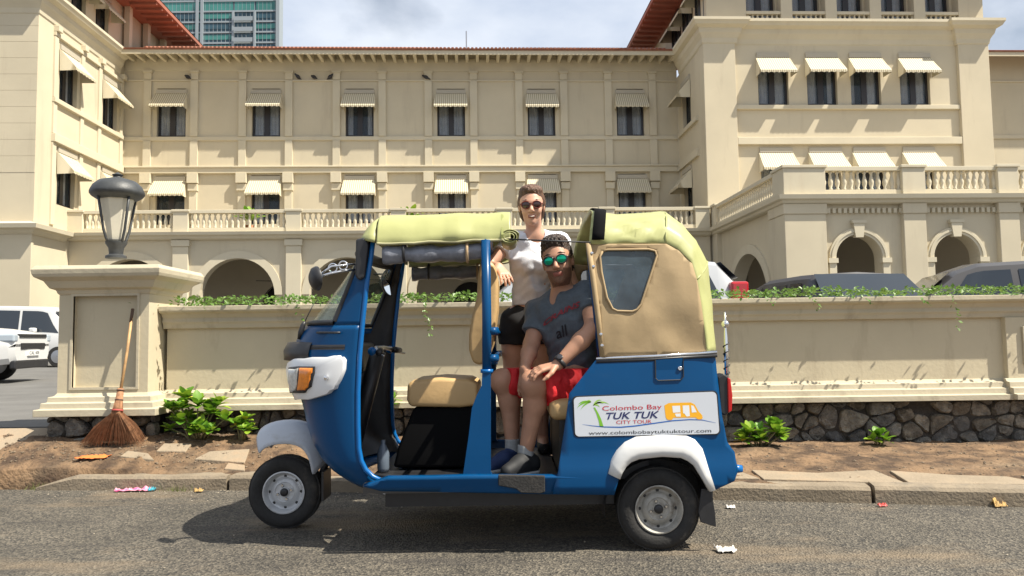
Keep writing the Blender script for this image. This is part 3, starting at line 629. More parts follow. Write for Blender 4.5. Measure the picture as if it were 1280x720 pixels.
# right wing beyond the tower
mb = MB(); holed_wall(mb, XR2, 60, ZC, 18.6, [], YWG, .3); mb.build('wing_wall', CREAM, hotel, fix=False)
MB().grid([[(XR2+.9, YE-.06, 18.22), (60, YE-.06, 18.22)], [(XR2+.9, 50.5, 20.6), (60, 50.5, 20.6)]]).build('wing_roof', ROOF, hotel, solid=.1)
MB().box(XR2+.9, 60, YE, YE+.08, 17.93, 18.2).build('fascia', CREAM2, hotel)
course('frieze_course', 16.80, 16.90, .09, XR2, 60, YWG); course('sill_course', 13.16, 13.40, .10, XR2, 60, YWG)
# ---- porch (porte-cochere)
xc = 12.6; piers = [(xc, 14.35), (17.62, 18.57), (21.70, 22.56), (25.7, 26.6), (29.8, 30.7)]
mb = MB(); archs = []
for (a0, a1), (b0, b1) in zip(piers, piers[1:]):
    cx = (a1+b0)/2-.22; archs.append(cx); arch_wall(mb, a1, b0, ZC, 6.42, cx, .98, 4.18, YPF+.25, .6)
mb.build('porch_wall', CREAM, hotel, fix=False)
mb = MB(); arch_wall(mb, YPF+1.7, YRF-1.0, ZC, 6.42, (YPF+YRF)/2+.1, 2.55, 2.35, 0.25, .6, lambda x, y, z: (xc+y, x, z)); mb.build('porch_side_wall', CREAM, hotel, fix=False)
m = MB(); archivolt(m, (YPF+YRF)/2+.1, 2.56, 3.0, 2.35, .16, .3, lambda x, y, z: (xc+y, x, z)); m.build('archivolt', CREAM2, hotel)
MB().box(xc, xc+1.0, YRF-1.0, YRF-.01, ZC, 6.42).build('porch_pier', CREAM, hotel)
for i, (a, b) in enumerate(piers):
    MB().box(a, b, YPF, YPF+(1.7 if i == 0 else .9), ZC, 6.0).box(a-.04, b+.04, YPF-.05, YPF+(1.7 if i == 0 else .9), 6.0, 6.42).build('porch_pier', CREAM, hotel, bevel=.02)
for cx in archs:
    m = MB(); archivolt(m, cx, .985, 1.26, 4.18, YPF+.15, YPF+.3); m.build('archivolt', CREAM2, hotel)
    m = MB(); archivolt(m, cx, 1.09, 1.18, 4.18, YPF+.11, YPF+.16); m.build('archivolt', CREAM2, hotel)
    MB().add([(cx-.16, YPF+.06, 5.03), (cx+.16, YPF+.06, 5.03), (cx+.24, YPF+.06, 5.62), (cx-.24, YPF+.06, 5.62), (cx-.16, YPF+.3, 5.03), (cx+.16, YPF+.3, 5.03), (cx+.24, YPF+.3, 5.62), (cx-.24, YPF+.3, 5.62)], [(0, 1, 2, 3), (4, 7, 6, 5), (0, 4, 5, 1), (1, 5, 6, 2), (2, 6, 7, 3), (3, 7, 4, 0)]).box(cx-.3, cx+.3, YPF+.03, YPF+.3, 5.62, 5.74).build('keystone', CREAM2, hotel)
    for s in (-1, 1): MB().box(cx+s*1.13-.2, cx+s*1.13+.2, YPF+.08, YPF+.32, 3.98, 4.18).box(cx+s*1.13-.15, cx+s*1.13+.15, YPF+.14, YPF+.32, ZC, 3.98).build('impost', CREAM2, hotel)
dm = MB()
for (a0, a1), (b0, b1) in zip(piers, piers[1:]):
    x = a1+.1
    while x < b0-.1: dm.box(x, x+.13, YPF+.10, YPF+.28, 6.05, 6.25); x += .235
dm.build('dentils', CREAM2, hotel)['kind'] = 'stuff'
pc = [(-.4, 6.42), (0, 6.42), (.08, 6.46), (.12, 6.55), (.26, 6.60), (.30, 6.77), (-.4, 6.772)]
MB().sweep(pc, [(xc, YRF-.02, 0), (xc, YPF, 0), (32, YPF, 0)]).build('porch_cornice', CREAM2, hotel)
MB().box(xc+.3, 32, YPF+.3, YRF, 6.43, 6.74).build('porch_roof', CEIL, hotel)
for (a, b), (c, d) in zip([(12.6, 14.35)]+piers[1:], piers[1:]): balustrade((b-.1, YPF+.05), (c+.1, YPF+.05), ZTF, 8.0, step=.27, ped0=False, ped1=False)
for a, b in piers: pedestal((a+b)/2, YPF+.0, ZTF, 8.03, w=b-a+.02, d=.6 if a > 13 else 1.2)
balustrade((xc+.05, YRF-.6), (xc+.05, YPF+1.1), ZTF, 8.0, step=.27, ped0=False, ped1=False, th=.3)
pedestal(xc+.3, YRF-.9, ZTF, 8.03, w=.7, d=.8)
# inner arches of the porch, dark door behind
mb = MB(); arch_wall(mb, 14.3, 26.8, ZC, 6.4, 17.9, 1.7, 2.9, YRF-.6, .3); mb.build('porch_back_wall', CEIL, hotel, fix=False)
MB().box(14.3, 26.8, YRF-.2, YRF-.15, ZC, 6.4).build('porch_room', ROOM, hotel)
# ---- roof aerial
MB().tube([(float(bl(583, 58, 47)[0]), 47, 18.9), (float(bl(583, 58, 47)[0]), 47, 20.4)], .04, 6).build('roof_aerial', STEEL, hotel)
# ------------------------------------------------------------------ glass office tower far behind
TG = mat('tower_glass', (.05, .20, .18), .15, .25, .12, spec=.6, wpos=True)
TG2 = mat('tower_glass_dark', (.03, .075, .10), .15, .3, .2, spec=.6, wpos=True)
TC = mat('tower_concrete', (.26, .30, .33), .7)
YT = 190.; tx0, tx1 = float(aY(196, 30, YT)[0]), float(aY(350, 30, YT)[0]); tzt = float(aY(250, -30, YT)[2])
tow = thing('office_tower', 'blue green glass office tower with pale floor slabs beyond the hotel roof', 'building', ((tx0+tx1)/2, YT, 0))
MB().box(tx0, tx1-.9, YT, YT+3, 0, tzt).build('glass_body', TG2, tow)
zz = float(aY(300, 62, YT)[2])-4; k = 0
colx = [tx0, float(aY(247, 30, YT)[0]), float(aY(292, 30, YT)[0]), float(aY(319, 30, YT)[0]), tx1-.9]
while zz < tzt:
    MB().box(tx0-.1, tx1-.95, YT-.28, YT+.5, zz, zz+.42).build('floor_slab', TC, tow)
    z2 = zz+.42
    for q, (a, b) in enumerate(zip(colx, colx[1:])):
        top = zz > float(aY(300, 16, YT)[2])-1.5
        if q == 2 and not top: MB().box(a+.4, b-.4, YT-.9, YT-.8, z2-.2, z2+.9).build('balcony_front', TC, tow); continue
        MB().box(a+.3, b-.2, YT-.12, YT+.2, z2+(0 if top else .7), z2+(2.9 if top else 2.0)).build('window_band', TG if (k+q) % 3 != 1 or top else TG2, tow)
    zz += 2.75; k += 1
for px in (247, 253): x = float(aY(px, 30, YT)[0]); MB().box(x-.35, x+.35, YT-.5, YT+.6, 0, tzt).build('concrete_fin', TC, tow)
for px in (292, 319): x = float(aY(px, 30, YT)[0]); MB().box(x-.25, x+.25, YT-.6, YT+.6, 0, float(aY(300, 15, YT)[2])).build('concrete_fin', TC, tow)
MB().box(tx1-.9, tx1, YT-.6, YT+2.5, 0, tzt).build('corner_fin', TC, tow)
mm = MB(); x = tx0+.8
while x < tx1-1.2: mm.box(x-.035, x+.035, YT-.16, YT, 60, tzt); x += 1.05
mm.build('mullions', TC, tow)['kind'] = 'stuff'
# ------------------------------------------------------------------ three wheeler
YN, YC, WD = 3.82, 4.46, .64
tuk = thing('auto_rickshaw', 'blue three wheeled taxi with lime canvas roof and tour sign, parked at the kerb', 'auto rickshaw', (-.2, YC, 0))
def N2(px, py, Y=YN): p = aY(px, py, Y); return (float(p[0]), float(p[2]))
def NP(px, py, Y=YN): return tuple(float(q) for q in aY(px, py, Y))
def mir(p): return (p[0], 2*YC-p[1], p[2])
def cut_panel(poly, yf, step=.045, hole=None):
    bm = bmesh.new(); vs = [bm.verts.new((x, 0, z)) for x, z in poly]
    if hole:
        es = [bm.edges.new((vs[i], vs[(i+1) % len(vs)])) for i in range(len(vs))]; hv = [bm.verts.new((x, 0, z)) for x, z in hole]
        es += [bm.edges.new((hv[i], hv[(i+1) % len(hv)])) for i in range(len(hv))]; bmesh.ops.triangle_fill(bm, edges=es, use_beauty=True, use_dissolve=False)
    else: bm.faces.new(vs)
    x0, x1 = min(p[0] for p in poly), max(p[0] for p in poly); z0, z1 = min(p[1] for p in poly), max(p[1] for p in poly)
    x = x0+step
    while x < x1: bmesh.ops.bisect_plane(bm, geom=bm.verts[:]+bm.edges[:]+bm.faces[:], plane_co=(x, 0, 0), plane_no=(1, 0, 0)); x += step
    z = z0+step
    while z < z1: bmesh.ops.bisect_plane(bm, geom=bm.verts[:]+bm.edges[:]+bm.faces[:], plane_co=(0, 0, z), plane_no=(0, 0, 1)); z += step
    for v in bm.verts: v.co.y = yf(v.co.x, v.co.z)
    me = bpy.data.meshes.new('p'); bm.to_mesh(me); bm.free(); return me
def both(fn, name, m, **kw):  # near panel and its mirror on the far side
    me = fn; near = link(name, me, m, tuk, **kw)
    me2 = me.copy(); me2.name = name
    for v in me2.vertices: v.co.y = 2*YC-v.co.y
    me2.flip_normals(); far = bpy.data.objects.new(name, me2); COL.objects.link(far); far.parent = tuk; far.location = near.location
    for md in near.modifiers:
        n = far.modifiers.new(md.name, md.type)
        for a in ('thickness', 'offset', 'width', 'segments', 'limit_method', 'angle_limit', 'levels', 'render_levels'):
            if hasattr(md, a): setattr(n, a, getattr(md, a))
    return near, far
sm = lambda a, b, t: (lambda u: u*u*(3-2*u))(min(1, max(0, (t-a)/(b-a))))
def yside(x, z): return YN + .035*max(0, (z-.45)/.5)**1.6 - .018*(1-sm(.40, .47, z)) + .03*max(0, (x-.85)/.3)**2
# rear body side
inner = [(884, 610), (876, 595), (866, 579), (852, 570.5), (824, 569), (796, 572), (782, 580.5), (773, 596)]
poly = [(748, 447), (820, 444.5), (896, 440.5), (898, 470), (903, 520), (909, 552), (918, 566), (922, 588), (917, 601), (893, 611)] + inner + [(767, 617), (690, 616), (697, 590), (705, 540), (712, 492)]
me = cut_panel([N2(*p) for p in poly], yside); me.polygons.foreach_set('use_smooth', [True]*len(me.polygons))
both(me, 'rear_side_panel', BLUE, solid=.02)
XB0, XB1 = N2(712, 500)[0], N2(900, 500)[0]
# rear panel and engine cover behind
prof = [N2(896, 441), N2(899, 480), N2(904, 525), N2(911, 556), N2(921, 568), N2(924, 588), N2(918, 602), N2(896, 611)]
rows = [[(x+.045*(1-(2*t-1)**2), YN+.06+t*(2*WD-.12), z) for t in np.linspace(0, 1, 14)] for x, z in prof]
MB().grid(rows).build('rear_panel', BLUE, tuk, smooth=True, solid=.015, sm_angle=.5)
# belt moulding: black rubber with chrome strip
bp = [NP(746, 448.5), NP(820, 445.5), NP(898, 440.5)]
MB().tube([(p[0], p[1]-.004+.035, p[2]) for p in bp], .010, 8).build('belt_trim', CHROME, tuk, smooth=True)
MB().tube([(p[0], p[1]+.028, p[2]-.016) for p in bp], .009, 8).build('belt_rubber', BLACKP, tuk, smooth=True)
# storage door with lock
dp = [N2(820, 449), N2(855, 447), N2(855, 471), N2(851, 475), N2(823, 476), N2(820, 473)]
mb = MB(); mb.prism(dp, yside(*dp[0])-.016, yside(*dp[0])+.0); dr = mb.build('storage_door', BLUE, tuk, bevel=.004); MB().tube([(x, yside(x, z)-.0145, z) for x, z in dp+dp[:1]], .0032, 6, False).build('door_seal', BLACKP, dr)
MB().prism([(x+(.004 if i in (1, 2) else (-.004 if i in (0, 5) else 0)), z+(.004 if i < 2 else -.004)) for i, (x, z) in enumerate(dp)], yside(*dp[0])-.0125, yside(*dp[0])).build('door_gasket', BLACKP, dr)
lk = NP(850, 460.5, yside(*dp[0])-.018); MB().lathe([(.012, .006), (.012, -.003), (.009, -.006), (.004, -.006), (.003, -.002)], 12, lk, 'y').build('lock', CHROME, dr, smooth=True)
# sill running from the front to the wheel arch
sp = [(470, 601), (486, 594.5), (540, 594), (583, 592.5), (614, 592.5), (640, 593), (697, 593), (770, 597), (767, 617.5), (690, 616.5), (560, 613), (478, 612), (455, 606)]
me = cut_panel([N2(*p, Y=YN+.01) for p in sp], lambda x, z: YN+.012-.018*sm(.33, .40, z)*(1-sm(.40, .47, z))-.012*sm(.30, .34, z), .03); me.polygons.foreach_set('use_smooth', [True]*len(me.polygons))
both(me, 'sill', BLUE, solid=.03)
# B-pillar: flared sheet metal foot and tube above
bp_ = [(579, 593), (586, 545), (590, 510), (596, 494), (602, 482), (603, 464), (613.5, 464), (613.5, 590), (616, 594)]
me = cut_panel([N2(*p, Y=YN+.01) for p in bp_], lambda x, z: YN+.012+.02*max(0, z-.5), .05); both(me, 'pillar_foot', BLUE, solid=.03)
def tubeboth(path, r, nm, m, n=10, par=tuk):
    MB().tube(path, r, n).build(nm, m, par, smooth=True); MB().tube([mir(p) for p in path], r, n).build(nm, m, par, smooth=True)
YB = YN+.03
tubeboth([NP(608.5, 470, YB), NP(608.5, 400, YB), NP(607, 300, YB)], .024, 'pillar_post', BLUE, 12)
tubeboth([NP(608.5, 466, YB), NP(608.5, 461.5, YB)], .032, 'post_collar', BLUE2, 14)
tubeboth([NP(611, 414, YB), NP(622, 413.5, YB+.02)], .02, 'post_bracket', BLUE, 10); tubeboth([NP(611, 448, YB), NP(622, 447.5, YB+.02)], .02, 'post_bracket', BLUE, 10)
# partition hoop joining the two posts at the roof and behind the driver
q = NP(607, 303, YB); MB().tube([q, (q[0], YC, q[2]+.10), mir(q)], .018, 8).build('roof_bow', BLUE, tuk, smooth=True)
q = NP(618, 414, YB); MB().tube([q, mir(q)], .016, 8).build('partition_rail', BLUE, tuk, smooth=True)
q = NP(618, 448, YB); MB().tube([q, mir(q)], .016, 8).build('partition_rail', BLUE, tuk, smooth=True)
# floor and underbody
fx0, fx1 = N2(452, 600)[0], N2(900, 600)[0]
MB().box(fx0, N2(700, 600)[0], YN+.03, 2*YC-YN-.03, .30, .345).build('floor', BLACKP, tuk)
MB().box(fx0+.25, fx1-.1, YC-.30, YC+.30, .245, .30).build('chassis', BLACKP, tuk, bevel=.01)
for y_ in (YN+.10, 2*YC-YN-.17): MB().box(fx0+.1, .5, y_, y_+.07, .22, .30).build('chassis_rail', BLACKP, tuk)
MB().box(.42, 1.05, YC-.38, YC+.38, .18, .50).build('engine', BLACKP, tuk, bevel=.03)
# step pad on the sill
st = [N2(*p, Y=YN-.012) for p in ((623, 593), (681, 594), (681, 614), (675, 616), (651, 615), (645, 610), (623, 606))]
MB().prism(st, YN-.034, YN+.0).build('step_pad', RUBBER, tuk, bevel=.004)
# wheel-arch flares
outer = [(758, 590), (763, 575), (771, 562), (781, 552), (795, 545.5), (828, 543.5), (858, 544.5), (868, 549), (877, 560), (885, 585), (893, 611)]
inn = [(773, 597), (776, 589), (781, 581), (787, 575.5), (797, 571.5), (826, 568.5), (849, 570), (858, 574), (866, 580), (876, 596), (885, 612)]
rows = []
for (a, b), (c, d) in zip(outer, inn):
    o_, i_ = NP(a, b), NP(c, d); rows.append([(o_[0], YN+.03, o_[2]), (o_[0]*.96+i_[0]*.04, YN-.010, o_[2]*.96+i_[2]*.04), (o_[0]*.8+i_[0]*.2, YN-.032, o_[2]*.8+i_[2]*.2), (o_[0]*.3+i_[0]*.7, YN-.045, o_[2]*.3+i_[2]*.7), (i_[0], YN-.040, i_[2]), (i_[0], YN-.01, i_[2])])
mb = MB(); mb.grid(rows); me = mesh_of(mb, None, smooth=True); both(me, 'wheel_arch_flare', WHITEP, solid=.008, smooth=True)
# inner wheel wells
rx, rz = N2(824, 638, YN+.03)
mb = MB(); arc = [(rx+.27*math.cos(a), .2+.25*math.sin(a)) for a in np.linspace(math.radians(-8), math.radians(188), 18)]
mb.grid([[(x, YN+.03, z) for x, z in arc], [(x, YN+.33, z) for x, z in arc]]); mb.add([(x, YN+.33, z) for x, z in arc], [tuple(range(len(arc)))]); me = mesh_of(mb, None); both(me, 'wheel_well', BLACKP)
# ---- wheels
RIM = mat('rim_steel', (.34, .325, .29), .5, .2, 12, metal=.15, stain=((.12, .085, .06), (18, 18, 18), .5, .7)); RIMF = mat('rim_silver', (.52, .53, .54), .42, .12, 12, metal=.2, stain=((.16, .12, .09), (14, 14, 14), .55, .6))
def wheel(cx, cy, side, rimm):
    w = bpy.data.objects.new('wheel', None); COL.objects.link(w); w.parent = tuk; off = tuk['_off']; w.location = (cx+off[0], cy+off[1], .203+off[2]); w.rotation_euler = (0, 0, 0 if side < 0 else math.pi)
    T = .205; hw = .055
    tp = [(.115, -hw*.75), (.125, -hw*.95), (.150, -hw*1.12), (.178, -hw*1.08), (.193, -hw*.85), (.200, -hw*.6), (.2035, -hw*.25), (.2035, hw*.25), (.200, hw*.6), (.193, hw*.85), (.178, hw*1.08), (.150, hw*1.12), (.125, hw*.95), (.115, hw*.75)]
    mb = MB(); mb.lathe(tp, 48, ax='y', cap0=False, cap1=False); mb.build('tyre', RUBBER, w, smooth=True, sm_angle=.9)
    for yy in (-.032, -.011, .011, .032):   # tread ribs
        mb = MB(); n = 56; rows = []
        for k in range(n): a = 2*math.pi*k/n; rr = .2045+.0012*(k % 2); rows.append([(rr*math.cos(a), yy+dy+.004*math.sin(a*28), rr*math.sin(a)) for dy in (-.006, .006)]+[(.198*math.cos(a), yy+dy, .198*math.sin(a)) for dy in (.006, -.006)])
        rows.append(rows[0]); mb.grid(rows, True); mb.build('tread_rib', RUBBER, w)
    rp = [(.118, -.050), (.120, -.056), (.114, -.058), (.108, -.050), (.102, -.036), (.099, -.020), (.092, -.015), (.083, -.017), (.076, -.025), (.066, -.031), (.056, -.034), (.051, -.030), (.030, -.029), (.026, -.038), (.012, -.040), (.002, -.040)]
    r = MB().lathe(rp, 40, ax='y', cap0=False).build('rim', rimm, w, smooth=True, sm_angle=.5)
    for k in range(8):
        a = 2*math.pi*k/8; MB().lathe([(.0085, 0), (.0085, -.0022), (.004, -.0024)], 8, (.091*math.cos(a), -.0155, .088*math.sin(a)), 'y').build('vent_hole', BLACKP, r)
    for k in range(4):
        a = 2*math.pi*k/4+.3; MB().lathe([(.009, 0), (.009, -.010), (.006, -.013), (.001, -.013)], 6, (.040*math.cos(a), -.0295, .040*math.sin(a)), 'y').build('wheel_nut', CHROME, r)
    MB().lathe([(.024, -.037), (.022, -.048), (.010, -.051), (.002, -.051)], 14, ax='y').build('hub_cap', BLACKP, r, smooth=True)
    return w
wheel(rx, YN+.085, -1, RIM); wheel(rx, 2*YC-YN-.085, 1, RIM)
fxw, fzw = N2(356, 610, YC-.03); wheel(fxw, YC, -1, RIMF)
MB().tube([(rx, YN+.15, .2), (rx, 2*YC-YN-.15, .2)], .03, 8).build('rear_axle', BLACKP, tuk)
MB().tube([(fxw, YC+.02, .2), (fxw, YC+.09, .2), (fxw+.16, YC+.10, .24), (fxw+.28, YC+.02, .48)], .022, 8).build('front_fork', BLACKP, tuk, smooth=True)
mf = [N2(*p) for p in ((877, 611), (889, 612), (894, 640), (895.5, 659), (876, 653), (873, 640))]
MB().prism(mf, YN-.0, YN+.012).build('mud_flap', BLACKP, tuk, bevel=.003); MB().prism(mf, 2*YC-YN-.012, 2*YC-YN).build('mud_flap', BLACKP, tuk)
mfx = fxw+.23; MB().box(mfx-.006, mfx+.006, YC-.09, YC+.09, .16, .32).build('mud_flap', BLACKP, tuk)
# ---- front fender
fo = [(319, 545), (322, 537), (333, 530), (350, 526.5), (370, 526), (388, 532), (398, 545), (403, 562), (405, 580)]
rows = []
for px, py in fo:
    c = NP(px, py, YC-.06); dx, dz = c[0]-fxw, c[2]-fzw; L0 = math.hypot(dx, dz); row = []
    for t in np.linspace(-1, 1, 13):
        k = 1-.24*abs(t)**2.4; row.append((fxw+dx*k, YC+t*.105, fzw+dz*k-(.03*abs(t)**3)))
    rows.append(row)
MB().grid(rows).build('front_fender', GREYF, tuk, smooth=True, solid=.008, sub=1)
# ---- cowl: plan sections solved so that the silhouette meets the photographed outline
LEV = [(300, 452, 466.5), (312, 447.5, 464), (322, 444, 462), (335, 436, 460), (350, 426, 458), (365, 415, 456.5), (385, 400, 454), (404, 385, 452), (412, 379, 451), (420, 373.5, 450.5), (440, 367, 449), (470, 366, 447.5), (500, 377, 447), (520, 382, 447), (540, 386, 447.5), (560, 392, 449), (580, 403, 452), (596, 417, 460), (606, 432, 468), (613, 445, 476)]
BW = .545; NE = 2.35
def sec(z, xs, a, b, t):
    c, s = math.cos(t), math.sin(t); return (xs-a*abs(c)**(2/NE), YC+b*math.copysign(abs(s)**(2/NE), s), z)
lev = []
for py, ps, pe in LEV:
    xs, z = N2(pe, py, YC-BW); b = BW-(.03 if py < 330 else 0)-.05*max(0, (py-580)/33); lo, hi = .0, 1.0
    for _ in range(40):
        a = (lo+hi)/2; mn = min(proj(sec(z, xs, a, b, t))[0] for t in np.linspace(-1.55, .2, 60))
        if mn > ps: lo = a
        else: hi = a
    lev.append((z, xs, a, b))
zs_ = np.array([l[0] for l in lev])[::-1]
def cow(z, t, off=0.):
    xs, a, b = [float(np.interp(z, zs_, np.array([l[i] for l in lev])[::-1])) for i in (1, 2, 3)]
    if off:
        p0 = np.array(sec(z, xs, a, b, t)); e = .02; du = np.array(sec(z, xs, a, b, t+e))-np.array(sec(z, xs, a, b, t-e))
        z2 = z+.01; q = [float(np.interp(z2, zs_, np.array([l[i] for l in lev])[::-1])) for i in (1, 2, 3)]; dz = np.array(sec(z2, *q, t))-p0
        n = np.cross(du, dz); n /= np.linalg.norm(n)+1e-9
        if n[0] > 0 and abs(t) < 1.2: n = -n
        if abs(t) >= 1.2 and n[1]*math.copysign(1, t) < 0: n = -n
        return tuple(p0+n*off)
    return sec(z, xs, a, b, t)
ZT, ZW1, ZW0 = lev[0][0], lev[1][0], lev[7][0]
TT = math.pi/2
tsf = list(np.linspace(-TT, TT, 61))
zl = list(np.linspace(lev[-1][0], ZW0-.01, 34))
MB().grid([[cow(z, t) for t in tsf] for z in zl]).build('front_cowl', BLUE, tuk, smooth=True, solid=.012)
mb = MB(); zi = list(np.linspace(lev[-1][0]+.03, ZW0-.04, 24)); mb.grid([[cow(z, t, -.025) for t in tsf] for z in zi]); mb.build('inner_lining', BLACKP, tuk, smooth=True)
# windscreen glass, gasket, and side frames
T0 = 1.24
zw = list(np.linspace(ZW0+.012, ZW1, 18))
GLS = mat('windscreen_glass', (.30, .42, .36), .04, spec=.9, alpha=.38)
MB().grid([[cow(z, t, -.004) for t in np.linspace(-T0, T0, 41)] for z in zw]).build('windscreen', GLS, tuk, smooth=True)
gk = [cow(ZW0+.006, t, .004) for t in np.linspace(-T0, T0, 41)]+[cow(z, T0, .004) for z in zw[1:-1]]+[cow(ZW1, t, .004) for t in np.linspace(T0, -T0, 41)]+[cow(z, -T0, .004) for z in zw[::-1]]
MB().tube(gk, .014, 8, False).build('windscreen_gasket', BLACKP, tuk, smooth=True)
for s in (-1, 1): MB().grid([[cow(z, s*t) for t in np.linspace(T0+.01, TT, 10)] for z in np.linspace(ZW0-.01, ZT, 20)]).build('windscreen_pillar', BLUE, tuk, smooth=True, solid=.012)
MB().grid([[cow(z, t, .002) for t in np.linspace(-TT, TT, 41)] for z in np.linspace(ZW1, ZT, 4)]).build('windscreen_header', BLACKP, tuk, smooth=True, solid=.014)
for s in (-1, 1): MB().grid([[cow(z, s*t, -.02) for t in np.linspace(T0+.02, TT, 8)] for z in np.linspace(ZW0-.06, ZT, 20)]).build('pillar_shade_sheet', BLACKP, tuk, smooth=True)  # black sheets added inside the pillars, painting in the cab's shade
# black band wrapping the cowl, with the projecting lip at the nose
zb = N2(400, 434, YC-.4)[1]
MB().grid([[cow(zb+dz, t, o_) for t in np.linspace(-1.45, 1.45, 51)] for dz, o_ in ((-.014, .001), (-.012, .008), (.012, .008), (.014, .001))]).build('cowl_band', BLACKP, tuk, smooth=True)
MB().grid([[cow(zb+dz, t, o_*math.cos(t*1.35)+.002) for t in np.linspace(-1.0, 1.0, 31)] for dz, o_ in ((.03, .002), (.012, .05), (-.03, .06), (-.07, .055), (-.075, .0))]).build('nose_lip', BLACKP, tuk, smooth=True)
# headlamp housings: sample the cowl, look up the point behind each outline pixel
SG = [(t, z, *proj(cow(z, t, .022))) for t in np.linspace(-1.56, .1, 140) for z in np.linspace(.42, 1.1, 90)]; SGA = np.array(SG)
def on_cowl(px, py):
    d = (SGA[:, 2]-px)**2+(SGA[:, 3]-py)**2; ok = d < d.min()+2.5; k = np.where(ok)[0]; i = k[np.argmin(SGA[k, 0])]; return SGA[i, 0], SGA[i, 1]
def cowl_patch(outl, off, thick, nm, m, par=None, nrow=9):
    P = [on_cowl(*p) for p in outl]; ct = np.mean([p[0] for p in P]); cz = np.mean([p[1] for p in P]); objs = []
    for s in (1, -1):
        mb = MB(); rows = []
        for k, o_ in ((1.0, 0.0), (1.0, off*.6), (.97, off*.92), (.88, off), (.6, off+thick*.25), (.3, off+thick*.3)):
            rows.append([cow(cz+(z-cz)*k, s*(ct+(t-ct)*k), o_) for t, z in P])
        mb.grid(rows, True); mb.add([cow(cz, s*ct, off+thick*.3)], []); b = len(mb.v)-1; n = len(P); base = 5*n
        for i in range(n): mb.f.append((base+i, base+(i+1) % n, b))
        objs.append(mb.build(nm, m, (par[0 if s == 1 else 1] if par else tuk), smooth=True, sm_angle=.8))
    return objs
def dense(pl, k=4): return [(a[0]+(b[0]-a[0])*i/k, a[1]+(b[1]-a[1])*i/k) for a, b in zip(pl, pl[1:]+pl[:1]) for i in range(k)]
hs = [(359.5, 462), (362, 453), (370, 448.5), (400, 446), (424, 444.5), (430, 447), (432, 455), (428, 471), (419, 485), (407, 494), (388, 499.5), (371, 499), (365.5, 492), (362.5, 478)]
HW = mat('white_housing', (.72, .73, .74), .3, .03, 4, coat=.3)
hous = cowl_patch(dense(hs, 3), .045, .012, 'headlamp_housing', HW)
LC = mat('clear_lens', (.55, .55, .52), .12, .2, 60, spec=.8); LA = mat('amber_lens', (.75, .22, .015), .15, .15, 60, spec=.7, coat=.5)
cowl_patch(dense([(367, 458), (397, 457), (397, 466), (393, 483), (386, 489), (369, 489)], 3), .062, .003, 'lamp_bezel', BLACKP, hous)
cowl_patch(dense([(368.5, 460), (380.5, 459.5), (377.5, 487), (370.5, 487)], 3), .068, .004, 'headlamp_lens', LC, hous)
cowl_patch(dense([(381.5, 459.3), (395.5, 459), (395, 467), (391, 482), (386, 487), (378.5, 487)], 3), .068, .005, 'indicator_lens', LA, hous)
cowl_patch(dense([(408.5, 470), (410.5, 468.5), (412.5, 470), (412.5, 472), (410.5, 473.5), (408.5, 472)], 1), .065, .006, 'housing_screw', CHROME, hous)
# light blue tube round the front door opening
edge = [NP(px, py, YC-BW+.0) for px, py in ((467, 296), (464, 320), (459, 350), (453.5, 400), (449.5, 445), (447.5, 490), (447.5, 530), (448.5, 560), (451.5, 576), (457, 587), (466, 596), (478, 601.5), (500, 604))]
tubeboth(edge, .013, 'door_frame', BLUE2, 8)
# dashboard, steering column, handlebar with grips
dz_ = N2(470, 440, YC-.3)[1]; dxh = N2(472, 440, YC-.3)[0]
MB().box(dxh-.26, dxh-.13, YC-.34, YC+.34, dz_-.12, dz_+.05).build('dashboard', BLACKP, tuk, bevel=.02)
MB().tube([(dxh-.20, YC, .42), (dxh-.05, YC, dz_)], .045, 12).build('steering_column', BLACKP, tuk, smooth=True)
MB().tube([(dxh+.01, YC-.33, dz_+.0), (dxh-.04, YC-.12, dz_+.02), (dxh-.04, YC+.12, dz_+.02), (dxh+.01, YC+.33, dz_)], .013, 8).build('handlebar', STEEL, tuk, smooth=True)
for s in (-1, 1):
    MB().tube([(dxh+.005, YC+s*.24, dz_+.005), (dxh+.02, YC+s*.37, dz_-.002)], .019, 10).build('grip', BLACKP, tuk, smooth=True)
    MB().tube([(dxh-.02, YC+s*.27, dz_-.005), (dxh+.05, YC+s*.39, dz_-.02)], .006, 6).build('brake_lever', STEEL, tuk, smooth=True)
    MB().lathe([(.02, -.012), (.024, 0), (.02, .012)], 12, (dxh-.03, YC+s*.30, dz_+.004), 'y').build('switch_knob', BLUE2, tuk, smooth=True)
bw = [NP(479, 560, YC-.25), NP(482, 566, YC-.25)]
MB().lathe([(.03, 0), (.033, .02), (.033, .10), (.022, .13), (.012, .15), (.012, .17)], 12, (bw[0][0], YC-.25, .348)).build('bottle', mat('pale_plastic', (.10, .125, .16), .25), tuk, smooth=True)  # small plastic bottle on the cab floor
